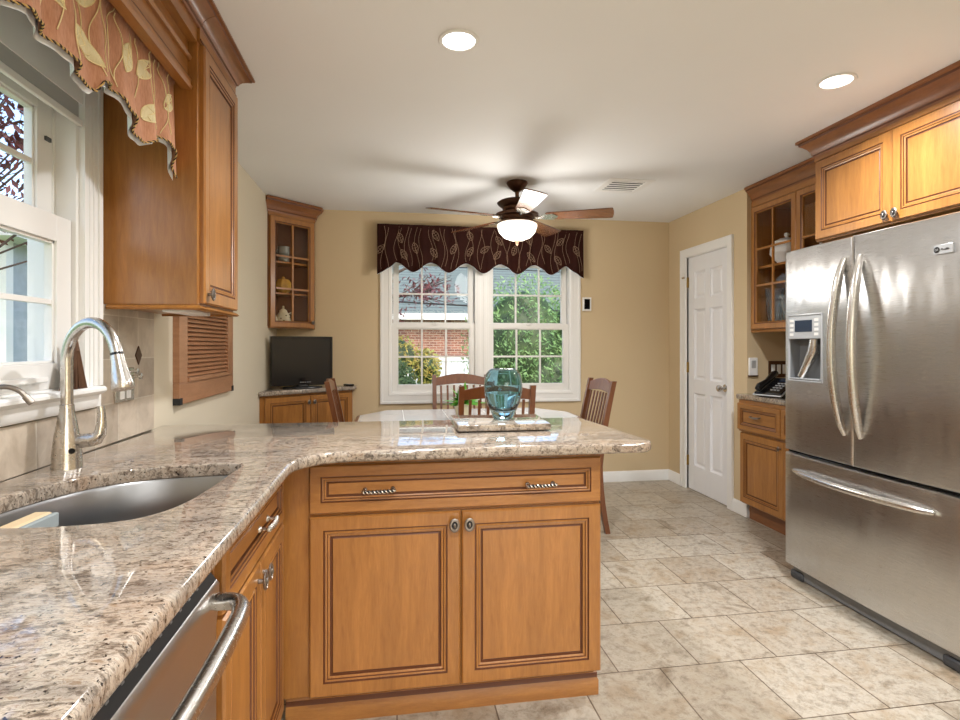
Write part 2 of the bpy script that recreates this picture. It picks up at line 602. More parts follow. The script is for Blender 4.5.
def slab(name, outer, z0, z1, mats, r=.008, hole=None, parent=None, hr=.004, **kw):
    """stone slab with eased edges and an optional cut-out"""
    bm = bmesh.new()
    def loop(pts, z): return [bm.verts.new((x, y, z)) for x, y in pts]
    def edges(vs): return [bm.edges.get((vs[i], vs[(i + 1) % len(vs)])) or bm.edges.new((vs[i], vs[(i + 1) % len(vs)])) for i in range(len(vs))]
    def skin(outl, sgn, rr):
        prof = []
        for k in range(5):
            a = k / 4 * pi / 2
            prof.append((rr * (1 - sin(pi / 2 - a)) if k else 0, z1 - rr + rr * sin(a)))
        prof = [(rr * (1 - cos(a * pi / 8)), z1 - rr + rr * sin(a * pi / 8)) for a in range(5)]
        low = [(rr * (1 - cos(a * pi / 8)), z0 + rr - rr * sin(a * pi / 8)) for a in range(4, -1, -1)]
        ls = [loop(offset_poly(outl, o * sgn) if o else outl, z) for o, z in low + prof]
        for A, B in zip(ls, ls[1:]):
            for i in range(len(A)):
                j = (i + 1) % len(A)
                bm.faces.new((A[i], A[j], B[j], B[i]))
        return ls[0], ls[-1]
    b0, t0 = skin(outer, 1, r)
    eb, et = edges(b0), edges(t0)
    if hole:
        b1, t1 = skin(hole, -1, hr)
        eb += edges(b1); et += edges(t1)
    bmesh.ops.triangle_fill(bm, use_beauty=True, use_dissolve=False, edges=et)
    bmesh.ops.triangle_fill(bm, use_beauty=True, use_dissolve=False, edges=eb)
    bmesh.ops.recalc_face_normals(bm, faces=bm.faces)
    me = bpy.data.meshes.new(name)
    bm.to_mesh(me); bm.free()
    me.materials.append(mats)
    me.polygons.foreach_set('use_smooth', [True] * len(me.polygons))
    me.set_sharp_from_angle(angle=radians(35))
    o = bpy.data.objects.new(name, me); COL.objects.link(o)
    if parent: o.parent = parent
    return o

# ------------------------------------------------------------------ room shell
XL, XR, YF, HC = -.955, 2.55, 4.82, 2.398
XN, YN, YB = 2.93, 3.67, -2.4        # nook back wall, nook side wall, wall behind the camera
WT = .14

def wall_with_hole(mb, axis, c0, c1, a0, a1, z1, holes):
    """solid wall between c0..c1 across, a0..a1 along, with rectangular holes (a,b,za,zb)"""
    def bx(p, q, za, zb):
        if q - p < 1e-4 or zb - za < 1e-4: return
        if axis == 'y': mb.box(c0, c1, p, q, za, zb)
        else: mb.box(p, q, c0, c1, za, zb)
    cur = a0
    for a, b, za, zb in holes:
        bx(cur, a, 0, z1); bx(a, b, 0, za); bx(a, b, zb, z1); cur = b
    bx(cur, a1, 0, z1)
    return mb

struct('floor', MB().box(XL - WT, 3.3, YB - WT, YF + WT, -.12, 0), TILE, 'floor of square beige stone-look tiles', loc=(0, 0, 0))
# shift the tile pattern so its joints fall on Y = 2.0 and X = 1.02
bpy.data.objects['floor'].data.transform(Matrix.Translation((-(1.1875 - .335 * 3), -(2.0 - .345 * 5), 0)))
bpy.data.objects['floor'].location = (1.1875 - .335 * 3, 2.0 - .345 * 5, 0)
struct('ceiling', MB().box(XL - WT, 3.3, YB - WT, YF + WT, HC, HC + .15), CEIL, 'smooth off-white ceiling')
WLH = [(.93, 1.875, 1.10, 2.0)]
struct('wall_left', wall_with_hole(MB(), 'y', XL - WT, XL, YB, YF, HC, WLH), TAN_DAYLIT, 'tan wall behind the sink, paler with daylight painted in')
struct('wall_far', wall_with_hole(MB(), 'x', YF, YF + WT, XL - WT, 3.3, HC, [(-.02, 1.60, .83, 2.01)]), TAN, 'tan painted wall with the double window')
struct('wall_right', wall_with_hole(MB(), 'y', XR, XR + .12, YN, YF, HC, [(3.90, 4.50, 0, 2.02)]), TAN, 'tan painted wall with the white door')
struct('wall_nook', MB().box(XN, XN + WT, YB, YN, 0, HC).box(XR + .12, XN + WT, YN, YN + .1, 0, HC), TAN, 'tan wall of the desk nook behind the refrigerator')
BKH = [(.2, 2.2, .1, 2.1)]
struct('wall_back', wall_with_hole(MB(), 'x', YB - WT, YB, XL - WT, 3.3, HC, BKH), TAN, 'wall behind the camera')

def baseboard(name, path, side, label):
    prof = [(0, 0), (.014, 0), (.014, .075), (.010, .085), (.006, .095), (0, .095)]
    struct(name, MB().moulding(prof, path, side=side), WHITE, label)
baseboard('baseboard_far', [(-.3, YF), (XR, YF)], 1, 'white baseboard under the double window')
baseboard('baseboard_right', [(XR, YF - .014), (XR, 4.585)], 1, 'white baseboard left of the white door')
baseboard('baseboard_nook', [(XR, 3.83), (XR, YN), (XR + .08, YN)], 1, 'short white baseboard right of the white door')

# ------------------------------------------------------------------ windows
def sash(par, x0, x1, z0, z1, y, st=.042, top=.04, bot=.05, cols=3, rows=2, thick=.035):
    """front face at local y, going back by thick"""
    m = MB()
    gx0, gx1, gz0, gz1 = x0 + st, x1 - st, z0 + bot, z1 - top
    m.box(x0, gx0, y, y + thick, z0, z1); m.box(gx1, x1, y, y + thick, z0, z1)
    m.box(gx0, gx1, y, y + thick, z0, gz0); m.box(gx0, gx1, y, y + thick, gz1, z1)
    for a, b, c, d in ((gx0, gx0 + .008, gz0, gz1), (gx1 - .008, gx1, gz0, gz1), (gx0, gx1, gz0, gz0 + .008), (gx0, gx1, gz1 - .008, gz1)):
        m.box(a, b, y + .008, y + thick - .004, c, d)
    for i in range(1, cols):
        x = gx0 + (gx1 - gx0) * i / cols
        m.box(x - .008, x + .008, y + .010, y + .024, gz0, gz1)
    for i in range(1, rows):
        z = gz0 + (gz1 - gz0) * i / rows
        m.box(gx0, gx1, y + .0105, y + .0235, z - .008, z + .008)
    o = part('sash', m, VINYL, par, bevel=.0015)
    part('pane', MB().box(gx0, gx1, y + .016, y + .018, gz0, gz1), PANE, o)
    return o

CAS = [(0, 0), (0, .018), (.006, .022), (.022, .022), (.026, .016), (.070, .016), (.074, .020), (.092, .018), (.100, .012), (.100, 0)]
def casing(m, x0, x1, z0, z1, w=.10, y=0.0):
    k = w / .10
    pr = [(i * k, h) for i, h in CAS]
    m.rings(x0, x1, z0, z1, pr, [0] * len(pr), y=y, hole=True)

# double window in the far wall; local x = world X
w2 = struct_empty('window_1', (0, YF, 0), 0, 'white double window with grilles in the far wall')
m = MB(); casing(m, -.106, 1.684, .745, 2.09)
part('casing', m, WHITE, w2, bevel=.0)
m = MB()   # jambs, head, sill and the mullion between the two units
m.box(-.018, .0, -.004, .12, .832, 2.008); m.box(1.578, 1.598, -.004, .12, .832, 2.008)
m.box(0, 1.578, -.004, .12, 1.99, 2.008); m.box(0, 1.578, -.006, .12, .832, .852)
m.box(.718, .838, -.010, .12, .852, 1.99); m.box(.735, .765, -.016, -.010, .852, 1.99); m.box(.79, .82, -.016, -.010, .852, 1.99)
part('frame', m, VINYL, w2, bevel=.001)
for x0, x1 in ((0, .718), (.838, 1.578)):
    sash(w2, x0, x1, .852, 1.445, .015, top=.045)
    sash(w2, x0 + .005, x1 - .005, 1.40, 1.99, .055, bot=.045, top=.03)
    part('sash_lock', MB().box((x0 + x1) / 2 - .02, (x0 + x1) / 2 + .02, .002, .015, 1.43, 1.45), VINYL, w2, bevel=.002)

# window over the sink; local x = world Y, faces +X
w1 = struct_empty('window_2', (XL, 0, 0), pi / 2, 'white double-hung window over the sink')
m = MB()
for x0, x1 in ((1.868, 1.975), (.83, .937)):
    m.box(x0, x1, -.016, 0, 1.05, 2.14)
    m.box(x0, x0 + .014, -.021, -.016, 1.118, 2.10); m.box(x1 - .022, x1, -.022, -.016, 1.118, 2.14)
    m.box(x0 + .034, x0 + .044, -.019, -.016, 1.118, 2.0); m.box(x0 + .058, x0 + .068, -.019, -.016, 1.118, 2.0)
m.box(.937, 1.868, -.016, 0, 1.985, 2.14); m.box(.937, 1.868, -.016, 0, 1.05, 1.098)
part('casing', m, WHITE, w1, bevel=.001)
m = MB()
m.box(.932, .952, -.004, .13, 1.102, 1.998); m.box(1.853, 1.873, -.004, .13, 1.102, 1.998)
m.box(.952, 1.853, -.004, .13, 1.98, 1.998); m.box(.952, 1.853, -.002, .13, 1.102, 1.122)
m.box(1.838, 1.853, .052, .075, 1.12, 1.98)
part('frame', m, VINYL, w1, bevel=.001)
m = MB().prism([(.0, 1.098), (.0, 1.118), (-.050, 1.118), (-.056, 1.112), (-.056, 1.104), (-.048, 1.096), (-.034, 1.09), (-.03, 1.06), (-.022, 1.05), (0, 1.045)], .76, 1.925, 'yz')
part('stool', m, WHITE, w1)
sash(w1, .955, 1.850, 1.122, 1.625, .008, st=.072, bot=.073, top=.076, cols=2)
sash(w1, .96, 1.838, 1.57, 1.98, .054, st=.070, bot=.045, top=.045, cols=2)
part('sash_lift', MB().box(1.15, 1.70, -.014, .008, 1.145, 1.160), VINYL, w1, bevel=.003)
part('vent_latch', MB().box(1.800, 1.825, .048, .054, 1.85, 1.862), DGREY, w1)

# unseen glazed door, added behind the camera to bring in daylight
w3 = struct_empty('fill_window_3', (0, YB, 0), pi, 'unseen glazed patio door added behind the camera for daylight')
m = MB(); casing(m, -2.28, -.12, .02, 2.18, .10)
part('casing', m, WHITE, w3)
for a in (-2.2, -1.2):
    sash(w3, a, a + 1.0, .10, 2.1, .02, st=.07, top=.07, bot=.12, cols=1, rows=1)

# ------------------------------------------------------------------ interior door
dr = struct_empty('door_1', (XR, 4.50, 0), -pi / 2, 'white six-panel door in the right wall')
m = MB()
W, Hh = .60, 2.012
m.box(0, W, .012, .045, .006, Hh)
part_door = None
xs = [0, .095, .265, .335, .505, W]
zs = [.006, .22, .84, .96, 1.56, 1.65, 1.88, Hh]
dm = MB()
dm.box(.002, W - .002, .03, .046, .006, Hh)
def fr(a, b, c, d): dm.box(a, b, .012, .031, c, d)
fr(.002, .095, .006, Hh); fr(W - .095, W - .002, .006, Hh); fr(.265, .335, .006, Hh)
for c, d in ((.006, .22), (.84, .96), (1.56, 1.65), (1.88, Hh)):
    fr(.095, .265, c, d); fr(.335, .505, c, d)
for a, b in ((.095, .265), (.335, .505)):
    for c, d in ((.22, .84), (.96, 1.56), (1.65, 1.88)):
        dm.rings(a, b, c, d, [(0, .0), (.012, -.008), (.022, -.008), (.036, .0)], [0, 0, 0, 0], y=.021, back=False)
leaf = part('door_leaf', dm, DOORW, dr, bevel=.0015)
m = MB(); m.rings(-.09, W + .07, -.2, 2.095, [(0, 0), (0, .016), (.006, .02), (.02, .02), (.024, .014), (.05, .014), (.056, .018), (.066, .014), (.07, 0)], [0] * 9, hole=True)
m2 = MB()
pr = [(0, 0), (.014, 0), (.018, .01)]
m2.box(-.085, -.008, -.016, 0, 0, 2.09); m2.box(W + .008, W + .075, -.016, 0, 0, 2.09)
m2.box(-.008, W + .008, -.016, 0, 2.02, 2.09)
m2.box(-.085, -.070, -.022, -.016, 0, 2.09); m2.box(W + .062, W + .075, -.022, -.016, 0, 2.09); m2.box(-.085, W + .075, -.0215, -.016, 2.077, 2.09)
m2.box(-.008, 0, -.01, .11, 0, 2.02); m2.box(W, W + .008, -.01, .11, 0, 2.02); m2.box(0, W, -.01, .11, 2.013, 2.0198)
m2.box(0, .014, .047, .062, 0, 2.013); m2.box(W - .014, W, .047, .062, 0, 2.013); m2.box(.014, W - .014, .047, .062, 2.0, 2.013)
part('casing', m2, WHITE, dr, bevel=.002)
k = part('door_knob', MB().lathe([(.0, -.012), (.030, -.010), (.030, -.006), (.012, -.002), (.010, .022), (.022, .030), (.027, .042), (.024, .054), (.012, .060), (0, .061)], (0, 0, 0), 24, axis='y'), NICKEL, leaf, loc=(.54, .006, .915), rot=(0, 0, pi))
for z in (.25, 1.06, 1.80):
    part('hinge', MB().box(-.012, .012, .004, .011, z - .045, z + .045).tube([(0, .002, z - .045), (0, .002, z + .045)], .006, 10), BRASS, dr)
part('strike', MB().box(-.04, -.0, -.028, -.018, 1.835, 1.85), NICKEL, dr)

# ------------------------------------------------------------------ cabinet parts
DP = [(0, 0), (0, .014), (.005, .020), (.044, .020), (.046, .0165), (.049, .0165), (.051, .0195), (.056, .0185), (.058, .0145), (.060, .0150), (.065, .0135), (.067, .008), (.071, .008), (.074, .0105)]
DM = [0, 0, 0, 1, 1, 0, 0, 1, 0, 0, 1, 1, 1, 0]
def panel_door(par, x0, x1, z0, z1, k=1.0, name='door', y=0.0):
    m = MB()
    m.rings(0, x1 - x0, 0, z1 - z0, [(i * k, h) for i, h in DP], DM)
    o = part(name, m, [MAPLE if name == 'door' else MAPLE_H, GLAZE], par, loc=(x0, y, z0), angle=12)
    return o

def oval_knob(par, x, z, y=-.020, r=.0205):
    m = MB()
    m.lathe([(.006, 0), (.006, -.012), (.008, -.014)], n=14, axis='y')
    m.lathe([(.0, -.014), (r * .8, -.014), (r, -.017), (r, -.020), (r * .82, -.022), (r * .78, -.020), (r * .58, -.020)], n=28, axis='y', sx=.86, sy=1.12, cap=False)
    m.lathe([(r * .58, -.020), (r * .5, -.0195), (0, -.0195)], n=28, axis='y', sx=.86, sy=1.12, mat=1, cap=False)
    m.lathe([(r * .30, -.0195), (r * .28, -.024), (r * .15, -.026), (0, -.0265)], n=20, axis='y', sx=.62, sy=1.25, cap=False)
    return part('knob', m, [PEWTER, BLACKM], par, loc=(x, y, z), flip=True)

def rope_pull(par, x, z, w=.10, y=-.020):
    m = MB()
    h = w / 2
    for sx in (-1, 1):
        m.lathe([(.009, 0), (.008, -.003), (.0045, -.006), (.0045, -.022)], (sx * h * .9, 0, 0), 14, axis='y')
        m.lathe([(0, -.006), (.004, -.005), (.0075, 0), (.004, .005), (0, .006)], (sx * h, -.024, 0), 12, axis='x')
    N = 64
    m.tube([(-h, -.025, 0), (-h * .5, -.0285, 0), (0, -.030, 0), (h * .5, -.0285, 0), (h, -.025, 0)], .0042, 8, mat=1)
    for s3 in range(2):
        pts = []
        for i in range(N + 1):
            t = i / N
            a = t * 2 * pi * 4 + s3 * pi
            xx = -h + w * t
            bow = -.024 - .006 * sin(pi * t)
            pts.append((xx, bow + .0046 * cos(a), .0046 * sin(a)))
        m.tube(pts, .0028, 6)
    return part('pull', m, [NICKEL, BLACKM], par, loc=(x, y, z))

CROWN = [(0, 0), (.008, 0), (.010, .012), (.016, .018), (.020, .034), (.030, .052), (.046, .068), (.058, .076), (.060, .086), (.070, .090), (.070, .104), (0, .104)]
CROWN_M = [0, 0, 1, 0, 0, 0, 0, 1, 0, 0, 0, 0]

def crown(par, path, z0, k=1.0, side=1, name='crown'):
    ko, kz = k if isinstance(k, tuple) else (k, k)
    m = MB().moulding([(o * ko, z0 + z * kz) for o, z in CROWN], path, mats=CROWN_M, side=side)
    return part(name, m, [CROWNW, GLAZE], par)

def glass_door(par, x0, x1, z0, z1, cols=2, rows=3, st=.052):
    w, h = x1 - x0, z1 - z0
    m = MB()
    pr = [(0, 0), (0, .015), (.004, .020), (st * .75, .020), (st * .82, .016), (st * .9, .016), (st, .010), (st, 0), (0, 0)]
    m.rings(0, w, 0, h, pr, [0, 0, 0, 1, 1, 0, 0, 0, 0], hole=True)
    for i in range(1, cols):
        x = st + (w - 2 * st) * i / cols
        m.box(x - .007, x + .007, -.016, -.004, st, h - st)
    for i in range(1, rows):
        z = st + (h - 2 * st) * i / rows
        m.box(st, w - st, -.0155, -.0045, z - .007, z + .007)
    o = part('door', m, [MAPLE, GLAZE], par, loc=(x0, 0, z0), angle=12)
    part('glass', MB().box(st - .004, w - st + .004, -.0035, -.001, st - .004, h - st + .004), CABGLASS, o)
    return o

# ------------------------------------------------------------------ countertop
outer = fillet([(XL + .001, -.35), (-.285, -.35), (-.285, 1.775), (.905, 1.775), (.865, 2.47), (XL + .001, 2.49)], [0, 0, .16, .07, .07, 0])
sink_pts = [(-.425, 1.640), (-.418, 1.50), (-.425, 1.34), (-.440, 1.235), (-.475, 1.165), (-.53, 1.135), (-.63, 1.125), (-.72, 1.135), (-.80, 1.17), (-.84, 1.24), (-.845, 1.32), (-.825, 1.41), (-.785, 1.51), (-.73, 1.58), (-.66, 1.622), (-.56, 1.645)]
def smooth_closed(pts, sub=4):
    out = []
    n = len(pts)
    for i in range(n):
        p0, p1, p2, p3 = [Vector(pts[(i + k) % n]) for k in (-1, 0, 1, 2)]
        for j in range(sub):
            t = j / sub
            q = .5 * ((2 * p1) + (-p0 + p2) * t + (2 * p0 - 5 * p1 + 4 * p2 - p3) * t * t + (-p0 + 3 * p1 - 3 * p2 + p3) * t ** 3)
            out.append((q.x, q.y))
    return out
sink_hole = smooth_closed(sink_pts)
ct = slab('countertop', outer, .8785, .914, GRANITE, r=.012, hole=sink_hole, hr=.005)
tag(ct, 'long cream and brown granite worktop running past the sink and over the peninsula', 'countertop')

# sink
sk = thing('kitchen_sink', 'stainless steel undermount sink set into the granite worktop', 'sink', (0, 0, 0))
m = MB()
loops = [(-.018, .879), (.0, .879), (.004, .872), (.010, .80), (.020, .72), (.045, .695), (.085, .688)]
L = [offset_poly(sink_hole, o) for o, z in loops]
n = len(sink_hole)
vs = []
for (o, z), pts in zip(loops, L):
    vs += [(x, y, z) for x, y in pts]
fs = []
for k in range(len(loops) - 1):
    for i in range(n):
        j = (i + 1) % n
        fs.append((k * n + i, k * n + j, (k + 1) * n + j, (k + 1) * n + i))
cx = sum(p[0] for p in sink_hole) / n; cy = sum(p[1] for p in sink_hole) / n
vs.append((cx, cy, .684)); c_i = len(vs) - 1
for i in range(n):
    fs.append(((len(loops) - 1) * n + i, (len(loops) - 1) * n + (i + 1) % n, c_i))
m.add(vs, fs)
part('bowl', m, STEEL_W, sk)
part('drain', MB().lathe([(0, .006), (.03, .004), (.042, .007), (.045, .003), (.045, 0)], (cx, cy, .685), 24), NICKEL, sk)

# ------------------------------------------------------------------ base cabinets, left run (face X = -.335)
def base_cab(name, label, loc, rotz, w, depth, ztop=.878, toe=.08, toeh=.10, group=None):
    t = thing(name, label, 'cabinet', loc, rotz, group)
    m = MB().box(0, w, 0, depth, toeh, ztop)
    part('carcass', m, MAPLE, t, bevel=.001)
    part('toe_kick', MB().box(.0, w, toe, toe + .018, 0.0, toeh), CROWNW, t)
    return t

FX = -.355
sb = thing('base_cabinet', 'honey maple cabinet under the sink with rope pull and two oval knobs', 'cabinet', (FX, 1.18, 0), pi / 2)
m = MB(); m.box(0, .66, 0, .02, .10, .878); m.box(0, .018, .02, .59, .10, .878); m.box(.642, .66, .02, .59, .10, .878); m.box(.018, .642, .02, .59, .10, .118)
part('carcass', m, MAPLE, sb, bevel=.001)
part('toe_kick', MB().box(0, .66, .07, .088, 0, .10), CROWNW, sb)
d = panel_door(sb, .006, .626, .70, .857, .8, 'drawer')
rope_pull(d, .335, .078)
d = panel_door(sb, .006, .314, .105, .690); oval_knob(d, .280, .545)
d = panel_door(sb, .318, .626, .105, .690); oval_knob(d, .028, .545)
part('corner_filler', MB().box(.626, .664, -.010, 0, .10, .878), MAPLE, sb)

sc2 = base_cab('base_cabinet', 'maple base cabinet on the near side of the dishwasher, below the worktop', (FX, -.34, 0), pi / 2, .885, .59)
panel_door(sc2, .006, .44, .105, .69); panel_door(sc2, .446, .88, .105, .69); panel_door(sc2, .006, .88, .70, .857, .8, 'drawer')

# dishwasher
dw = thing('dishwasher', 'stainless steel dishwasher with a thick bar handle under the worktop', 'dishwasher', (-.366, .552, 0), pi / 2)
part('body', MB().box(.004, .535, .02, .55, .10, .872), DGREY, dw)
part('toe_kick', MB().box(.004, .596, .06, .075, 0.0, .10), BLACKM, dw)
prof = [(.02, .11), (-.020, .11), (-.024, .14), (-.026, .55), (-.026, .70), (-.031, .750), (-.032, .782), (-.026, .790), (.02, .822)]
m = MB().prism(prof, .006, .594, 'yz')
dd = part('door', m, DWSTEEL, dw, angle=50)
m = MB()
m.prism([(-.027, .7905), (-.020, .800), (.0, .832), (.02, .845), (.02, .8225)], .008, .592, 'yz')
cp = part('control_panel', m, BLACKM, dd)
for i in range(12):
    x = .07 + i * .04
    part('button', MB().box(x, x + .007, -.0185, -.010, .8035, .8065), GREY, cp)
pts = [(.045, -.022, .762), (.042, -.055, .762), (.050, -.078, .762), (.075, -.092, .762), (.12, -.098, .762), (.30, -.102, .762), (.48, -.098, .762), (.525, -.092, .762), (.550, -.078, .762), (.558, -.055, .762), (.555, -.022, .762)]
part('handle', MB().tube(pts, .0165, 18), NICKEL, dd, subsurf=1, angle=80)

# ------------------------------------------------------------------ peninsula cabinet (door faces at Y 1.846)
pc = thing('peninsula_cabinet', 'honey maple peninsula cabinet with one wide drawer over two panelled doors', 'cabinet', (-.266, 1.866, 0), 0)
m = MB().box(-.086, .988, 0, .57, .10, .878)
part('carcass', m, MAPLE, pc, bevel=.002)
m = MB().moulding([(0, 0), (.018, 0), (.018, .052), (.014, .060), (.014, .078), (.008, .086), (.004, .1), (0, .1)], [(-.08, .036), (.975, .036), (.975, .56)], mats=[0, 0, 0, 1, 0, 1, 0, 0])
m.box(-.08, .975, .036, .56, .0, .10)
part('base_moulding', m, [MAPLE_H, GLAZE], pc)
d = panel_door(pc, 0, .988, .700, .857, .82, 'drawer')
rope_pull(d, .222, .073); rope_pull(d, .768, .070)
d = panel_door(pc, 0, .492, .105, .690); oval_knob(d, .470, .543)
d = panel_door(pc, .496, .988, .105, .690); oval_knob(d, .024, .543)

# ------------------------------------------------------------------ upper cabinet by the window
CX = -.66
uc = thing('wall_cabinet', 'tall honey maple wall cabinet hanging between the sink window and louvered panel', 'cabinet', (CX, 2.02, 0), pi / 2)
m = MB().box(0, .435, 0, .295, 1.385, 2.392)
part('carcass', m, MAPLE, uc, bevel=.002)
d = panel_door(uc, .018, .428, 1.392, 2.285); oval_knob(d, .028, .034)
m = MB().moulding([(0, 1.368), (.012, 1.368), (.018, 1.374), (.012, 1.381), (.006, 1.3845), (0, 1.3845)], [(0, .28), (0, 0), (.435, 0), (.435, .28)], mats=[0] * 6)
m.box(.0, .435, 0.001, .28, 1.376, 1.3845)
part('light_rail', m, MAPLE_H, uc)
part('under_light', MB().box(.02, .30, .05, .12, 1.362, 1.376), WHITE, uc, bevel=.003)
crown(uc, [(0, .0), (.435, 0), (.435, .29)], 2.334, (1.0, .6))
part('frieze', MB().box(.0, .437, -.008, 0.0, 2.289, 2.334).box(0, .437, -.012, -.008, 2.292, 2.298, 1), [MAPLE_H, GLAZE], uc)

vb = thing('valance_board', 'maple valance board with crown bridging the top of the sink window', 'valance board', (CX, .55, 0), pi / 2)
m = MB().box(0, 1.468, .03, .05, 2.12, 2.39)
m.moulding([(0, 2.12), (.012, 2.12), (.016, 2.132), (.010, 2.140), (.012, 2.154), (.006, 2.166), (0, 2.170)], [(0, .03), (1.468, .03)], mats=[0, 0, 1, 0, 1, 0, 0])
m.moulding([(0, 2.22), (.010, 2.22), (.014, 2.232), (.004, 2.246), (0, 2.25)], [(0, .03), (1.468, .03)], mats=[0, 0, 1, 0, 0])
part('board', m, [MAPLE_H, GLAZE], vb)
crown(vb, [(0, .0), (1.468, 0)], 2.334, (1.0, .6))
part('frieze', MB().box(0, 1.468, 0, .03, 2.285, 2.39), MAPLE_H, vb)

# roller shade
rs = thing('roller_shade', 'grey roller shade lowered over the top of the sink window', 'window shade', (-.925, 0, 0), pi / 2)
part('shade_cloth', MB().box(.82, 1.85, .018, .0195, 1.935, 2.30), SHADEF, rs)
part('hem_bar', MB().box(.815, 1.865, .012, .024, 1.915, 1.937), WHITE, rs, bevel=.003)
part('roller', MB().tube([(.82, .004, 2.32), (1.865, .004, 2.32)], .018, 14), WHITE, rs)

# ------------------------------------------------------------------ fabric valances
def bez_leaf(cx, cz, L, w, ang, n=12):
    pts = []
    for s_ in (1, -1):
        for i in range(n):
            t = i / n if s_ == 1 else 1 - i / n
            x = (t - .5) * L
            y = s_ * w * sin(pi * t) ** .8 * (1 - .25 * t)
            pts.append((cx + x * cos(ang) - y * sin(ang), cz + x * sin(ang) + y * cos(ang)))
    return pts

def valance(par, L, ztop, zlow_fn, face, fabric_m, thread, leafm, filled, seed, yoff=.0, amp=.012, head=.03, backm=None, cord=False, leaf_n=10, step=.012, trad=.0011, lin=.002):
    """local x along the rod, hangs facing -y"""
    rnd = random.Random(seed)
    ph = [rnd.uniform(0, 6) for _ in range(4)]
    def surf(u, v):          # v 0 top .. 1 bottom
        zl = zlow_fn(u)
        z = ztop + (zl - ztop) * v
        a = amp * (.35 + .65 * v)
        d = a * (sin(u * 2 * pi / face + ph[0]) + .35 * sin(u * 2 * pi / (face * .41) + ph[1])) + .003 * sin(u * 2 * pi / .028 + ph[2]) * (1 - v) ** 3
        if v * (ztop - zl) < head: d += -.006
        return Vector((u, yoff - .018 * v + d, z))
    m = MB()
    nu, nv = int(L / step), 22
    vs = [surf(L * i / nu, j / nv) for i in range(nu + 1) for j in range(nv + 1)]
    fs = [(i * (nv + 1) + j, i * (nv + 1) + j + 1, (i + 1) * (nv + 1) + j + 1, (i + 1) * (nv + 1) + j) for i in range(nu) for j in range(nv)]
    m.add(vs, fs, 0)
    back = [p + Vector((0, .003, 0)) for p in vs]
    m.add(back, [f[::-1] for f in fs], 0)
    def on(u, z):
        u = min(max(u, .004), L - .004)
        zl = zlow_fn(u)
        v = min(max((ztop - z) / (ztop - zl), .02), .985)
        return surf(u, v) + Vector((0, -.0016, 0))
    # stems
    x = .05
    while x < L - .03:
        zc = zlow_fn(x)
        pts = []
        for i in range(26):
            t = i / 25
            pts.append(on(x + .022 * sin(t * 5 + x * 9), ztop - .02 + (zc - ztop + .035) * t))
        m.tube(pts, trad, 4, 1, cap=False)
        pts = [on(x + .03 + .016 * cos(t / 20 * 6 + x * 4), ztop - .03 + (zc - ztop + .06) * t / 20) for t in range(21)]
        m.tube(pts, trad, 4, 1, cap=False)
        x += rnd.uniform(.085, .125)
    for i in range(leaf_n):
        u = L * (i + .5 + rnd.uniform(-.2, .2)) / leaf_n
        H = ztop - zlow_fn(u)
        for lev in ((.72, .30) if i % 2 else (.5,)):
            z = ztop - H * (lev + rnd.uniform(-.06, .06))
            z = max(z, zlow_fn(u) + .065, zlow_fn(max(0, u - .04)) + .05, zlow_fn(min(L, u + .04)) + .05)
            z = min(z, ztop - .06)
            ang = rnd.choice((1, -1)) * rnd.uniform(.6, 1.3)
            pl = bez_leaf(u + rnd.uniform(-.02, .02), z, rnd.uniform(.085, .11), .027, ang)
            P3 = [on(a, b) for a, b in pl]
            if filled:
                c = sum(P3, Vector()) / len(P3)
                ins = [p + Vector((0, -.0004, 0)) for p in P3]
                m.add(ins + [on(sum(a for a, b in pl) / len(pl), sum(b for a, b in pl) / len(pl)) + Vector((0, -.001, 0))], [(k2, (k2 + 1) % len(ins), len(ins)) for k2 in range(len(ins))], 2)
            m.tube(P3, trad * 1.15, 4, 1, closed=True)
            nn = len(pl) // 2
            mid = [on(pl[0][0] + (pl[nn][0] - pl[0][0]) * t / 8, pl[0][1] + (pl[nn][1] - pl[0][1]) * t / 8) + Vector((0, -.0008, 0)) for t in range(9)]
            m.tube(mid, trad, 4, 1, cap=False)
            for q in range(2, 8, 2):
                for s_ in (q, 2 * nn - q):
                    if 0 < s_ < len(P3):
                        m.tube([mid[min(8, q)], P3[min(s_ + (1 if s_ < nn else -1), len(P3) - 1)]], trad * .8, 4, 1, cap=False)
    cl = part('cloth', m, [fabric_m, thread, leafm], par, flip=False, angle=60)
    if backm:
        m = MB()
        vs = [surf(L * i / nu, j / nv) + Vector((0, .008 + .004 * (j / nv), -lin * (j / nv) ** 2)) for i in range(nu + 1) for j in range(nv + 1)]
        m.add(vs, fs, 0)
        part('lining', m, backm, par, flip=False, angle=60)
    if cord:
        N = int(L / .0022)
        for ph_, mt, nm in ((0, CORDD, 'cord'), (pi, CORDG, 'cord')):
            m = MB()
            pts = []
            for i in range(N + 1):
                u = L * i / N
                p = surf(u, 1)
                a = u / .011 * 2 * pi + ph_
                pts.append(p + Vector((0, -.002 + .0016 * cos(a), .0016 * sin(a))))
            m.tube(pts, .0020, 5)
            part(nm, m, mt, cl)
    return cl

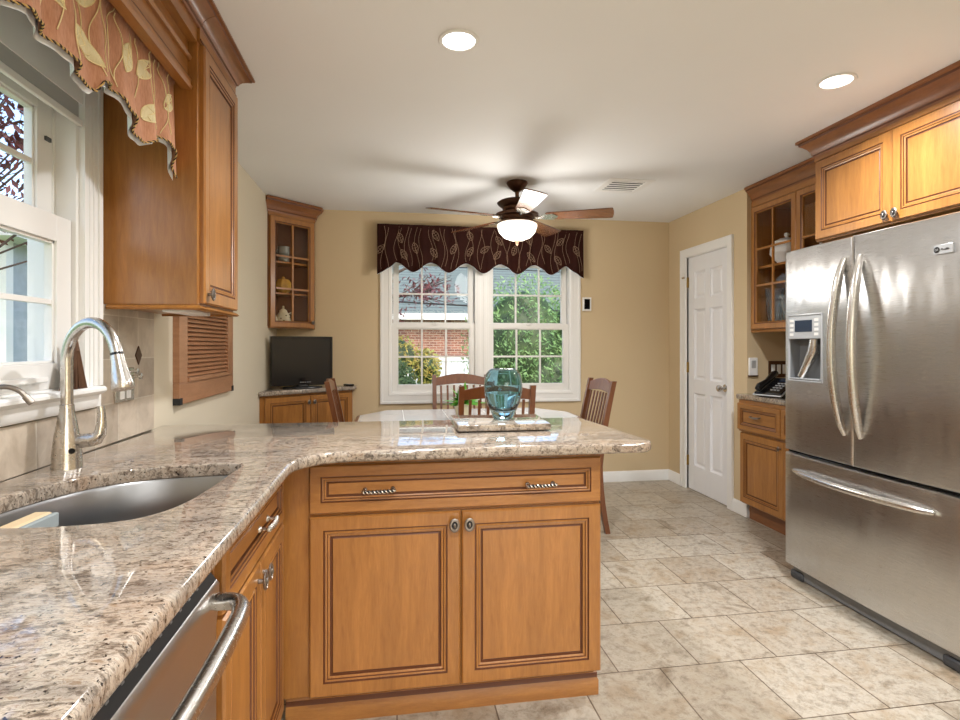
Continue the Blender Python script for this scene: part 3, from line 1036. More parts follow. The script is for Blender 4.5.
def low_far(u):
    # scalloped hem: tails at both ends, seven points
    L = 1.86
    per = .298
    a = (u - .0) / per
    base_z = 1.885 + .052 * (1 - abs(cos(pi * a)) ** 1.3) * 1.25
    return base_z - .0 * u
vf = thing('window_valance', 'dark brown leaf-embroidered valance hanging over the far double window', 'valance', (-.128, YF - .105, 0), 0)
def low1(u):
    z = 1.912 - .040 * cos(2 * pi * u / .301)
    if u < .15: z = min(z, 1.952 - .105 * (1 - u / .15) ** .7)
    if u > 1.656: z = min(z, 1.952 - .105 * (1 - (1.806 - u) / .15) ** .7)
    return z
valance(vf, 1.806, 2.272, low1, .1505, BROWNF, THREAD, BROWNF, False, 3, leaf_n=13, amp=.012, backm=LINING, trad=.0014)
m = MB()
for x in (0.003, 1.803):
    m.box(x - .002, x + .002, .012, .104, 1.90, 2.265)
m.box(.0, 1.806, .012, .1, 2.255, 2.262)
part('return', m, BROWNF, vf)

vl = thing('window_valance', 'rust and cream leaf valance with twisted cord hem above the sink window', 'valance', (-.735, .62, 0), pi / 2)
HEM = [(0, 1.90), (.10, 1.89), (.22, 1.86), (.29, 1.842), (.305, 1.90), (.37, 1.92), (.44, 1.85), (.47, 1.846), (.50, 1.895), (.587, 1.909), (.643, 1.908), (.726, 1.897), (.786, 1.881), (.860, 1.868), (.874, 1.900), (.94, 1.921), (.981, 1.918), (1.04, 1.885), (1.10, 1.848), (1.136, 1.842), (1.165, 1.858), (1.205, 1.889), (1.26, 1.905), (1.328, 1.890), (1.37, 1.848), (1.40, 1.812)]
def low2(u):
    for (a, za), (b, zb) in zip(HEM, HEM[1:]):
        if u <= b:
            t = max(0, (u - a) / (b - a)); t = t * t * (3 - 2 * t) * .5 + t * .5
            return za + (zb - za) * t
    return HEM[-1][1]
valance(vl, 1.395, 2.16, low2, .141, RUSTF, CREAMT, LEAFF, True, 11, leaf_n=9, amp=.013, backm=LINING, cord=True, step=.008, trad=.0016, lin=.010)
part('rod', MB().tube([(0, .006, 2.16), (1.395, .006, 2.16)], .008, 10), BRONZE, vl)

# ------------------------------------------------------------------ backsplash and things on it
bs = thing('backsplash', 'beige six-inch stone tile backsplash along the wall behind the sink', 'backsplash', (XL + .001, 0, 0))
part('tile_field', MB().box(0, .010, -.35, 1.976, .915, 1.044).box(0, .010, 1.976, 2.39, .915, 1.384), BSPLASH, bs, loc=(0, 0, .01 - .01))
part('diamond_accent', MB().prism([(2.25 - .026, 1.21), (2.25, 1.21 - .036), (2.25 + .026, 1.21), (2.25, 1.21 + .036)], .010, .014, 'yz'), BRONZE, bs, bevel=.001)

def faceplate(name, label, loc, rotz, w, h, plate, kinds, key, group=None):
    t = thing(name, label, 'switch' if kinds != 'outlet' else 'outlet', loc, rotz, group)
    part('plate', MB().box(-w / 2, w / 2, -.006, 0, -h / 2, h / 2), plate, t, bevel=.002)
    n = kinds
    for i in range(n):
        x = (i - (n - 1) / 2) * w / n
        part('rocker', MB().box(x - .012, x + .012, -.011, -.005, -.03, .03), key, t, bevel=.002)
    return t
sp = thing('switch_plate', 'brushed metal toggle switch plate on the tile behind the faucet', 'switch', (XL + .012, 2.135, 1.108), pi / 2)
part('plate', MB().box(-.070, .070, -.006, 0, -.060, .060), NICKEL, sp, bevel=.002)
for i in (-1, 1):
    part('toggle', MB().box(i * .024 - .005, i * .024 + .005, -.022, -.005, -.004, .012), WHITE, sp, bevel=.002)
    part('outlet_socket', MB().box(i * .024 - .014, i * .024 + .014, -.009, -.005, -.05, -.022), WHITE, sp, bevel=.003)
for i in range(2):
    sp_k = part('knob', MB().lathe([(.004, 0), (.004, -.02), (.010, -.022), (.011, -.030), (0, -.032)], (.03 + .03 * i, -.005, .046 - .02 * i), 14, axis='y'), NICKEL, sp)

# louvered panel on the wall
lp = thing('louvered_panel', 'small wooden louvered shutter mounted on the left wall above the worktop', 'shutter', (XL, 2.61, 0), pi / 2)
LW = .83
m = MB()
m.box(0, LW, -.028, 0, .985, 1.08); m.box(0, LW, -.028, 0, 1.60, 1.68)
m.box(0, .10, -.028, 0, 1.08, 1.60); m.box(LW - .10, LW, -.028, 0, 1.08, 1.60)
m.box(.095, LW - .095, -.008, 0, 1.075, 1.605)
m.box(.10, LW - .10, -.036, -.010, 1.08, 1.10)
part('frame', m, LOUVERW, lp, bevel=.002)
m = MB()
z = 1.115
while z < 1.59:
    m.prism([(-.006, z - .010), (-.026, z - .012), (-.027, z - .008), (-.008, z + .010)], .105, LW - .105, 'yz')
    z += .021
part('slats', m, LOUVERW, lp)
for x in (0, LW - .03):
    part('corner_bracket', MB().box(x - .001, x + .031, -.031, -.001, .983, 1.013), BLACKM, lp)

# ------------------------------------------------------------------ faucets
fa = thing('kitchen_faucet', 'tall brushed nickel pull-down faucet standing behind the sink', 'faucet', (-.872, 1.655, .914), radians(-32))
m = MB().lathe([(.036, 0), (.036, .004), (.035, .010), (.0345, .04), (.030, .085), (.022, .13), (.0175, .155), (.0165, .172), (.0150, .1735)], n=28)
part('body', m, NICKEL, fa)
pts = [(0, 0, .165), (0, 0, .21), (0, 0, .25)]
R = .103
for i in range(25):
    a = pi - pi * .93 * i / 24
    pts.append((R + R * cos(a), 0, .290 + R * sin(a)))
part('spout', MB().tube(pts, .0145, 18), NICKEL, fa, angle=70)
e = Vector(pts[-1]); dv = (Vector(pts[-1]) - Vector(pts[-2])).normalized()
hp = [e + dv * t for t in (0, .004, .006, .028, .072, .090, .096)]
hd = part('spray_head', MB().tube(hp, [.0145, .0145, .0165, .017, .024, .0265, .024], 22), NICKEL, fa)
part('spray_button', MB().tube([e + dv * .03 + Vector((-.0165, 0, 0)), e + dv * .065 + Vector((-.0195, 0, 0))], .005, 8), BLACK, hd)
part('seal_ring', MB().tube([e - dv * .001, e + dv * .004], .0152, 18), BLACK, hd)
m = MB()
vs_ = [(0, .0, .095), (.0, .030, .095), (.0, .062, .095)]
# side lever: points roughly away from the window, rising at its end
dirx = (cos(radians(32)), sin(radians(32)))
def fl(a, z): return (a * cos(radians(38)), a * sin(radians(38)), z)
part('handle', MB().tube([fl(.018, .072), fl(.03, .072), fl(.056, .074)], [.017, .019, .019], 18).tube([fl(.056, .074), fl(.070, .078), fl(.079, .092), fl(.082, .120), fl(.082, .145), fl(.080, .165)], [.019, .0185, .015, .012, .010, .009], 16), NICKEL, fa, angle=60)
part('sensor', MB().tube([(.0318, -.0075, .050), (.0362, -.0086, .050)], .0075, 14), BLACK, fa)

f2 = thing('filter_faucet', 'small gooseneck filtered-water tap at the left end of the sink', 'faucet', (-.885, 1.345, .914), radians(10))
m = MB().lathe([(.020, 0), (.020, .005), (.012, .012), (.009, .05)], n=20)
part('body', m, NICKEL, f2)
pts = [(0, 0, .04), (0, 0, .15)]
for i in range(17):
    a = pi - pi * .82 * i / 16
    pts.append((.047 + .047 * cos(a), 0, .195 + .047 * sin(a)))
d_ = (Vector(pts[-1]) - Vector(pts[-2])).normalized()
pts.append(tuple(Vector(pts[-1]) + d_ * .012))
part('spout', MB().tube(pts, .0055, 12), PEWTER, f2, angle=70)
part('lever', MB().tube([(0, .012, .045), (0, .045, .055)], .004, 8), NICKEL, f2)
part('nozzle', MB().tube([pts[-2], tuple(Vector(pts[-1]) + d_ * .008)], .0075, 12), PEWTER, f2)

# whisk on the window stool
wh = thing('whisk_brush', 'brown bristle hand brush standing on the sill behind the faucet', 'brush', (-.925, 1.79, 1.118), pi / 2)
m = MB()
rr = random.Random(4)
for i in range(170):
    x = rr.uniform(-1, 1); y = rr.uniform(-1, 1)
    m.tube([(x * .058, y * .011, 0), (x * .034, y * .010, .06), (x * .012, y * .008, .125)], [.0012, .0016, .0016], 4, cap=False)
part('bristles', m, BRISTLE, wh, flip=False)
part('handle', MB().tube([(0, 0, .112), (0, 0, .13), (0, 0, .15)], [.014, .012, .009], 12), BRISTLE, wh)

# sponge caddy
sg = thing('sponge', 'tan sponge with grey scouring face resting at the near end of the sink', 'sponge', (-.783, 1.312, .838), radians(86))
part('foam', MB().box(-.075, .075, -.020, .020, .0, .034), SPONGE, sg, bevel=.006)
part('scourer', MB().box(-.073, .073, -.034, -.0205, .0, .032), SCOUR, sg, bevel=.003)
ca = thing('sink_caddy', 'grey caddy holding the sponge inside the sink', 'caddy', (-.783, 1.312, .753), radians(86))
part('tray', MB().box(-.064, .064, -.036, .024, .0, .084), GREY, ca, bevel=.004)

# ------------------------------------------------------------------ granite trivet and vase
tv = thing('serving_board', 'square granite board lying on the peninsula under the teal vase', 'board', (0, 0, 0))
slab('stone', fillet([(.245, 2.085), (.610, 2.080), (.630, 2.385), (.248, 2.400)], [.006] * 4, 3), .919, .943, GRANITE, r=.003, parent=tv)
for x, y in ((.28, 2.12), (.58, 2.12), (.28, 2.36), (.58, 2.36)):
    part('foot', MB().lathe([(.012, .9141), (.012, .9195)], (x, y, 0), 12), BLACK, tv)
vz = thing('glass_vase', 'rounded teal glass vase standing on the granite board', 'vase', (.456, 2.262, .9432), 0)
op = [(0, 0), (.036, .0), (.043, .006), (.052, .028), (.067, .062), (.077, .098), (.0805, .130), (.079, .160), (.072, .186), (.060, .201), (.046, .208), (.038, .209)]
ip = [(.037, .205), (.045, .203), (.057, .197), (.0675, .183), (.0745, .158), (.076, .130), (.0725, .098), (.062, .066), (.046, .042), (.02, .032), (0, .030)]
part('vessel', MB().lathe(op + ip, n=48, cap=False), TEAL, vz, angle=80)
wp = [(0, .0305), (.02, .0325), (.0455, .0425), (.0615, .0665), (.072, .098), (.0735, .106), (0, .1065)]
part('water', MB().lathe([(r * .985, z + .0006) for r, z in wp], n=48, cap=False), WATER, vz, angle=60)

# ------------------------------------------------------------------ dining table and chairs
dt = thing('dining_table', 'octagonal dining table with a pale tiled top behind the peninsula', 'table', (.52, 3.80, 0), 0)
def octo(a, b, ca_, cb): return [(-a + ca_, -b), (a - ca_, -b), (a, -b + cb), (a, b - cb), (a - ca_, b), (-a + ca_, b), (-a, b - cb), (-a, -b + cb)]
top = MB().prism(octo(.765, .455, .19, .30), .735, .757)
part('top_edge', top, CHERRY, dt, bevel=.004)
m = MB().prism(octo(.742, .432, .182, .287), .757, .7595, mat=1)
xs_ = [-.742 + i * .297 for i in range(6)]
for i in range(5):
    for j in range(3):
        x0, x1 = xs_[i] + .002, xs_[i + 1] - .002
        y0, y1 = -.432 + j * .288 + .002, -.432 + (j + 1) * .288 - .002
        pl = [(x0, y0), (x1, y0), (x1, y1), (x0, y1)]
        if i == 0 and j != 1:
            pl = [(x0 + .182, y0), (x1, y0), (x1, y1), (x0, y1)] if j == 0 else [(x0, y0), (x1, y0), (x1, y1), (x0 + .182, y1)]
        if i == 4 and j != 1:
            pl = [(x0, y0), (x1 - .182, y0), (x1, y1), (x0, y1)] if j == 0 else [(x0, y0), (x1, y0), (x1 - .182, y1), (x0, y1)]
        m.prism(pl, .7595, .7605)
part('tiled_top', m, [TABLE, GROUTW], dt)
part('pedestal', MB().lathe([(.11, .09), (.10, .12), (.06, .18), (.05, .30), (.075, .42), (.06, .52), (.09, .66), (.16, .735)], n=24), CHERRY, dt)
for k in range(4):
    a = pi / 4 + k * pi / 2
    c, s_ = cos(a), sin(a)
    part('foot', MB().tube([(c * .05, s_ * .05, .14), (c * .2, s_ * .2, .10), (c * .34, s_ * .34, .035)], [.035, .03, .028], 12), CHERRY, dt)

def make_chair(label):
    t = thing('dining_chair', label, 'chair', (0, 0, 0), 0)
    W2 = .215
    def py(z): return .20 + .10 * max(0, (z - .45) / .56) ** 1.3 + .055 * max(0, (.45 - z) / .45) ** 1.8
    part('seat', MB().prism(fillet([(-.23, -.22), (.23, -.22), (.205, .205), (-.205, .205)], [.03] * 4, 4), .438, .458), CHERRY, t, bevel=.006)
    part('seat_rail', MB().box(-.20, .20, -.195, .19, .385, .438), CHERRY, t)
    for sx in (-1, 1):
        m = MB()
        zs = [0, .1, .2, .3, .4, .45, .55, .65, .75, .85, .95, 1.01]
        for i in range(len(zs) - 1):
            z0, z1 = zs[i], zs[i + 1]
            h0 = .018 - .004 * abs(z0 - .45) ; h1 = .018 - .004 * abs(z1 - .45)
            x = sx * W2
            a, b = py(z0), py(z1)
            wv = [(x - .016, a - h0, z0), (x + .016, a - h0, z0), (x + .016, a + h0, z0), (x - .016, a + h0, z0), (x - .016, b - h1, z1), (x + .016, b - h1, z1), (x + .016, b + h1, z1), (x - .016, b + h1, z1)]
            fc = [(0, 1, 5, 4), (1, 2, 6, 5), (2, 3, 7, 6), (3, 0, 4, 7)]
            if i == 0: fc.append((3, 2, 1, 0))
            if i == len(zs) - 2: fc.append((4, 5, 6, 7))
            m.add(wv, fc)
        part('back_post', m, CHERRY, t)
        m = MB()
        x = sx * .195
        m.add([(x - .013, -.20, 0), (x + .013, -.20, 0), (x + .013, -.174, 0), (x - .013, -.174, 0), (x - .019, -.205, .44), (x + .019, -.205, .44), (x + .019, -.167, .44), (x - .019, -.167, .44)], [(3, 2, 1, 0), (4, 5, 6, 7), (0, 1, 5, 4), (1, 2, 6, 5), (2, 3, 7, 6), (3, 0, 4, 7)])
        part('leg', m, CHERRY, t, bevel=.002)
    # crest rail, arched
    m = MB(); N = 14
    vs = []
    for i in range(N + 1):
        u = i / N; x = -W2 + 2 * W2 * u
        zt = .985 + .034 * sin(pi * u) ** 1.2; zb = .922 + .016 * sin(pi * u)
        bow = .012 * sin(pi * u)
        for z, dy in ((zb, -.010), (zt, -.010), (zt, .010), (zb, .010)):
            vs.append((x, py(z) + bow + dy, z))
    fs = [(i * 4 + j, i * 4 + (j + 1) % 4, (i + 1) * 4 + (j + 1) % 4, (i + 1) * 4 + j) for i in range(N) for j in range(4)]
    fs += [(3, 2, 1, 0), tuple(N * 4 + j for j in range(4))]
    m.add(vs, fs)
    part('crest_rail', m, CHERRY, t, bevel=.003)
    part('lower_rail', MB().box(-W2, W2, py(.55) - .009, py(.55) + .009, .525, .565), CHERRY, t, bevel=.002)
    for i in range(7):
        u = (i + 1) / 8; x = -W2 + 2 * W2 * u; bow = .012 * sin(pi * u)
        pts = [(x, py(z) + bow * min(1, (z - .55) / .3), z) for z in (.556, .64, .73, .82, .925)]
        m = MB()
        for a, b in zip(pts, pts[1:]):
            m.add([(a[0] - .008, a[1] - .005, a[2]), (a[0] + .008, a[1] - .005, a[2]), (a[0] + .008, a[1] + .005, a[2]), (a[0] - .008, a[1] + .005, a[2]),
                   (b[0] - .008, b[1] - .005, b[2]), (b[0] + .008, b[1] - .005, b[2]), (b[0] + .008, b[1] + .005, b[2]), (b[0] - .008, b[1] + .005, b[2])], [(0, 1, 5, 4), (1, 2, 6, 5), (2, 3, 7, 6), (3, 0, 4, 7)])
        part('back_slat', m, CHERRY, t)
    return t
ch = make_chair('brown slat-back dining chair at the far side of the table, under the window')
ch.location = (.55, 4.205, 0)
for lab, loc, rz in (('brown slat-back dining chair directly behind the teal vase, its back to the camera', (.615, 3.515, 0), pi),
                     ('brown slat-back dining chair at the right end of the table by the tan wall', (1.155, 3.71, 0), -pi / 2),
                     ('brown slat-back dining chair at the left end of the table in front of the television', (-.13, 3.96, 0), pi / 2 + .02)):
    c = copy_tree(ch); c.location = loc; c.rotation_euler = (0, 0, rz); c['label'] = lab
    c['group'] = 'chairs around the dining table'
ch['group'] = 'chairs around the dining table'

pp = thing('potted_plant', 'leafy green plant in a small pot on the dining table', 'plant', (.47, 3.70, .7605), 0)
part('pot', MB().lathe([(.045, 0), (.062, .09), (.066, .10), (.058, .10), (.056, .085), (0, .08)], n=24), CREAM, pp)
m = MB(); rr = random.Random(9)
for i in range(70):
    a = rr.uniform(0, 2 * pi); el = rr.uniform(.2, 1.4); L_ = rr.uniform(.10, .19)
    d = Vector((cos(a) * cos(el), sin(a) * cos(el), sin(el)))
    p0 = Vector((0, 0, .08)); p1 = p0 + d * L_ * .55; p2 = p0 + d * L_ + Vector((0, 0, -.02))
    s_ = Vector((-sin(a), cos(a), 0)) * .020
    m.add([p0, p1 + s_, p2, p1 - s_, p1 + Vector((0, 0, .006))], [(0, 1, 4), (1, 2, 4), (2, 3, 4), (3, 0, 4)])
part('foliage', m, GREEN, pp, flip=False)

# ------------------------------------------------------------------ corner base cabinet, TV, corner wall cabinet
ang = atan2(4.755 - 4.21, -.335 + .95)
cw = sqrt((4.755 - 4.21) ** 2 + (.615) ** 2)
cb = thing('corner_cabinet', 'maple corner base cabinet carrying the television', 'cabinet', (-.95, 4.21, 0), ang)
inv = Matrix.Rotation(-ang, 2)
def loc2(x, y): v = inv @ Vector((x + .95, y - 4.21)); return (v.x, v.y)
foot = [loc2(-.953, 4.207), loc2(-.335, 4.755), loc2(-.335, YF - .002), loc2(-.953, YF - .002)]
part('carcass', MB().prism(foot, .10, .878), MAPLE, cb)
foot2 = [loc2(-.953, 4.27), loc2(-.37, 4.79), loc2(-.37, YF - .002), loc2(-.953, YF - .002)]
part('toe_kick', MB().prism(foot2, 0, .10), CROWNW, cb)
h2 = cw / 2
d = panel_door(cb, .03, h2 - .002, .11, .862, .9); oval_knob(d, h2 - .055, .700, r=.016)
d = panel_door(cb, h2 + .002, cw - .02, .11, .862, .9); oval_knob(d, .024, .700, r=.016)
o = slab('corner_countertop', fillet([(-.953, 4.150), (-.315, 4.70), (-.298, 4.735), (-.298, YF - .003), (-.953, YF - .003)], [.01, .02, .01, 0, 0], 4), .880, .914, GRANITE, r=.010)
tag(o, 'small granite top on the corner cabinet under the television', 'countertop')

te = thing('television', 'small black flat-screen television on the corner cabinet', 'television', (-.695, 4.49, .9145), radians(24))
part('stand', MB().lathe([(.0, 0), (.15, 0), (.155, .005), (.15, .012), (.05, .018), (.04, .03), (0, .03)], n=32, sy=.55).box(-.03, .03, .0, .025, .02, .08), BLACK, te)
sc_ = part('housing', MB().rings(-.238, .238, .022, .405, [(0, -.045), (0, -.0), (.004, .004), (.016, .004), (.018, .0)], [0] * 5), BLACK, te)
part('screen', MB().box(-.222, .222, .0005, .0025, .060, .388), SCREEN, sc_)
m = MB()
for i in range(5): m.box(-.02 + i * .018, -.012 + i * .018, -.006, -.003, .045, .05)
part('buttons', m, SILVER, sc_)

lb = thing('leaning_board', 'thin pale board leaning against the wall beside the television', 'board', (-.925, 4.56, .9145), 0)
m = MB(); m.X = Matrix.Rotation(radians(4), 4, 'Y')
m.box(-.012, -.002, -.02, .26, .002, .30)
part('board', m, plain('pale_wood', (206, 186, 150), .5), lb, bevel=.002)
rm = thing('remote_control', 'black remote control beside the television base', 'remote', (-.37, 4.722, .9145), radians(40))
part('shell', MB().box(-.022, .022, -.06, .03, 0, .014), BLACK, rm, bevel=.003)
part('keypad', MB().box(-.015, .015, -.05, .02, .014, .0155), GREY, rm)

# corner wall cabinet
A0 = Vector((-.953, 4.47)); A1 = Vector((-.645, 4.765))
ang = atan2(A1.y - A0.y, A1.x - A0.x); cw = (A1 - A0).length
cu = thing('corner_wall_cabinet', 'glass-door maple wall cabinet in the corner above the television', 'cabinet', (A0.x, A0.y, 0), ang)
inv = Matrix.Rotation(-ang, 2)
def l3(x, y): v = inv @ (Vector((x, y)) - A0); return (v.x, v.y)
P = [l3(A0.x, A0.y), l3(A1.x, A1.y), l3(A1.x, YF - .002), l3(A0.x, YF - .002)]
m = MB().prism(P, 1.385, 1.40).prism(P, 2.27, 2.392)
def wallpanel(m, p, q, th, z0, z1):
    p = Vector(p); q = Vector(q); d = (q - p).normalized(); nrm = Vector((-d.y, d.x)) * th
    m.prism([tuple(p), tuple(q), tuple(q + nrm), tuple(p + nrm)], z0, z1)
wallpanel(m, P[1], P[2], .012, 1.40, 2.27)
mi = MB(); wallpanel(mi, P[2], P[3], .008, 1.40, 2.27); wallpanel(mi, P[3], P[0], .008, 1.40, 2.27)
part('back_panel', mi, CABIN_SHADE, cu)
m.box(0, .022, 0, .015, 1.40, 2.27); m.box(cw - .022, cw, 0, .015, 1.40, 2.27)
part('carcass', m, [MAPLE], cu)
IN = [(.03, .02), (cw - .03, .02), (l3(A1.x - .02, YF - .02)), (l3(A0.x + .02, YF - .02))]
for z in (1.655, 1.905):
    part('shelf', MB().prism(IN, z, z + .014), MAPLE_H, cu)
d = glass_door(cu, .012, cw - .012, 1.392, 2.262, 2, 3)
oval_knob(d, cw - .048, .045, r=.015)
crown(cu, [l3(A0.x - .03, A0.y - .03), l3(A1.x, A1.y), l3(A1.x, YF - .004)], 2.289)
part('frieze', MB().box(0, cw, -.012, 0, 2.264, 2.289), MAPLE_H, cu)

def world_in(x, y, A=A0, a=None):
    pass
cvec = Vector((cos(ang), sin(ang))); nvec = Vector((-sin(ang), cos(ang)))
def cpos(u, v): q = A0 + cvec * u + nvec * v; return (q.x, q.y)
def mug(label, x, y, z, mat, r=.034, h=.055, rz=0, group=None):
    t = thing('mug', label, 'mug', (x, y, z), rz, group)
    b = part('cup', MB().lathe([(r * .7, 0), (r * .92, .008), (r, .02), (r * .94, h * .8), (r * 1.02, h), (r * .94, h), (r * .86, .012), (0, .008)], n=24), mat, t)
    pts = [(r * .9 + .018 * sin(pi * i / 8), 0, h * .2 + h * .6 * i / 8) for i in range(9)]
    part('handle', MB().tube(pts, .004, 8), mat, t)
    return t
x, y = cpos(.210, .105)
mug('grey mug on the upper shelf of the corner cabinet, beneath another mug', x, y, 1.9195, CERAM, .042, .062, 2.6, 'mugs in the corner cabinet')
mug('grey mug stacked on top of another in the corner cabinet', x, y, 1.9815, CERAM, .044, .070, 2.9, 'mugs in the corner cabinet')
x, y = cpos(.205, .105)
t = thing('ceramic_jar', 'round yellow ribbed jar on the middle shelf of the corner cabinet', 'jar', (x, y, 1.6695), ang)
m = MB(); n_ = 40
prof = [(.03, 0), (.052, .02), (.062, .05), (.058, .09), (.042, .115), (.02, .122)]
vs = []
for r, z in prof:
    for j in range(n_):
        a = 2 * pi * j / n_
        rr_ = r * (1 + .06 * cos(a * 8))
        vs.append((rr_ * cos(a), rr_ * sin(a), z))
m.add(vs, [(i * n_ + j, i * n_ + (j + 1) % n_, (i + 1) * n_ + (j + 1) % n_, (i + 1) * n_ + j) for i in range(5) for j in range(n_)] + [tuple(range(n_)), tuple(5 * n_ + j for j in range(n_))])
part('body', m, YELLOW, t)
part('handle', MB().tube([(.055, 0, .03), (.085, 0, .05), (.08, 0, .085), (.05, 0, .095)], .006, 8), YELLOW, t)
part('lid_knob', MB().lathe([(.012, .12), (.014, .13), (.008, .138), (0, .140)], n=14), YELLOW, t)
t = thing('teapot', 'cream teapot with painted leaves at the bottom of the corner cabinet', 'teapot', (cpos(.205, .105)[0], cpos(.205, .105)[1], 1.401), ang)
part('body', MB().lathe([(.038, 0), (.045, .012), (.058, .05), (.052, .09), (.034, .118), (.030, .122), (0, .122)], n=32), CREAM, t)
part('lid', MB().lathe([(.032, .120), (.030, .132), (.015, .146), (.006, .150), (.011, .160), (.006, .170), (0, .172)], n=24), CREAM, t)
part('spout', MB().tube([(-.045, 0, .035), (-.068, 0, .06), (-.074, 0, .09), (-.088, 0, .112)], [.014, .011, .008, .007], 12), CREAM, t)
part('handle', MB().tube([(.040, 0, .105), (.070, 0, .118), (.085, 0, .085), (.075, 0, .045), (.048, 0, .03)], .0055, 10), CREAM, t)
m = MB(); rr = random.Random(2)
for i in range(12):
    a = rr.uniform(0, 2 * pi); z = rr.uniform(.03, .09)
    r = .0585 if z < .06 else .056
    c, s_ = cos(a), sin(a)
    p = Vector((c * r, s_ * r, z)); u = Vector((-s_, c, 0)) * .010; v = Vector((0, 0, .007))
    m.add([p - u, p - v * .8, p + u, p + v * .8], [(0, 1, 2, 3)])
part('painted_leaves', m, LEAFP, t, flip=False)

# ------------------------------------------------------------------ refrigerator
FRX, FRY, FW, SP = 2.10, 2.700, .955, .462
fr_ = thing('refrigerator', 'stainless french-door refrigerator with ice dispenser and freezer drawer', 'refrigerator', (FRX, FRY, 0), -pi / 2)
part('cabinet_body', MB().box(.005, FW - .005, .075, .80, .03, 1.735), DGREY, fr_, bevel=.004)
def door_solid(x0, x1, z0, z1, bulge, full=FW, cut=None, r=.012, xc=None):
    """door slab with a gently bowed front, built as vertical strips with optional recess cut"""
    m = MB()
    N = 28
    def yf(x): 
        u = (x / full - .5) * 2
        return .0 - bulge * (1 - u * u)
    xs = [x0 + (x1 - x0) * i / N for i in range(N + 1)]
    if cut:
        xs = sorted(set([x for x in xs if abs(x - cut[0]) > .004 and abs(x - cut[1]) > .004] + [cut[0], cut[1]]))
    zs = [z0, z0 + r * .4, z0 + r, z1 - r, z1 - r * .4, z1]
    if cut: zs = sorted(zs + [cut[2], cut[3]])
    def ins(x, z):
        e = 0
        for d in (x - x0, x1 - x, z - z0, z1 - z):
            if d < r: e = max(e, r - sqrt(max(0, r * r - (r - d) ** 2)))
        return e * .8
    xs = sorted(set(xs + [x0 + r * .3, x0 + r * .7, x1 - r * .3, x1 - r * .7]))
    idx = {}
    vs, fs = [], []
    for i, x in enumerate(xs):
        for j, z in enumerate(zs):
            idx[i, j] = len(vs); vs.append((x, yf(x) + ins(x, z), z))
    for i in range(len(xs) - 1):
        for j in range(len(zs) - 1):
            if cut and cut[0] - 1e-6 <= xs[i] and xs[i + 1] <= cut[1] + 1e-6 and cut[2] - 1e-6 <= zs[j] and zs[j + 1] <= cut[3] + 1e-6: continue
            fs.append((idx[i, j], idx[i + 1, j], idx[i + 1, j + 1], idx[i, j + 1]))
    bk = .07
    o = len(vs)
    border = [(i, 0) for i in range(len(xs))] + [(len(xs) - 1, j) for j in range(1, len(zs))] + [(i, len(zs) - 1) for i in range(len(xs) - 2, -1, -1)] + [(0, j) for j in range(len(zs) - 2, 0, -1)]
    for i, j in border: vs.append((xs[i], bk, zs[j]))
    nb = len(border)
    for k_ in range(nb):
        a, b = border[k_], border[(k_ + 1) % nb]
        fs.append((idx[a], idx[b], o + (k_ + 1) % nb, o + k_))
    fs.append(tuple(range(o, o + nb)))
    m.add(vs, fs)
    return m
BU = .012
ld = part('door', door_solid(0, SP - .003, .690, 1.752, BU, cut=(.040, .276, 1.062, 1.408)), STEEL, fr_, flip=False, angle=40)
rd = part('door', door_solid(SP + .003, FW, .690, 1.752, BU), STEEL, fr_, flip=False, angle=40)
fd = part('freezer_drawer', door_solid(0, FW, .075, .676, BU), STEEL, fr_, flip=False, angle=40)
part('gasket', MB().box(.001, FW - .001, .025, .078, .677, .689).box(SP - .0025, SP + .0025, .03, .078, .69, 1.74), BLACK, fr_)
part('hinge_cover', MB().box(.02, .12, .06, .16, 1.736, 1.765), DGREY, fr_, bevel=.005)
part('kick_grille', MB().prism([(.02, .006), (FW - .02, .006), (FW - .02, .072), (.02, .072)], .035, .06, 'xz'), GREY, fr_, bevel=.004)
for x in (.03, FW - .09):
    part('foot', MB().box(x - .02, x + .07, .022, .12, 0, .045), DGREY, fr_, bevel=.012)
# curved handles
def arc_handle(par, x, lean):
    pts = []; rs_ = []
    N = 22
    z0, z1 = .83, 1.655
    for i in range(N + 1):
        t = i / N
        s_ = sin(pi * t)
        y = -.012 - .062 * min(1, s_ ** .75)
        pts.append((x + lean * (s_ ** .6) , y, z0 + (z1 - z0) * t))
        rs_.append(.014 + .0085 * min(1, (s_ * 2.2)) ** .8)
    return part('handle', MB().tube(pts, rs_, 16, flat=.8), NICKEL, par, angle=75)
arc_handle(ld, SP - .045, -.014)
arc_handle(rd, SP + .045, .010)
pts, rs_ = [], []
for i in range(25):
    t = i / 24; s_ = sin(pi * t)
    pts.append((.085 + .765 * t, -.014 - .058 * min(1, s_ ** .7), .592))
    rs_.append(.009 + .007 * min(1, s_ * 3) ** .8)
part('handle', MB().tube(pts, rs_, 16), NICKEL, fd, angle=75)
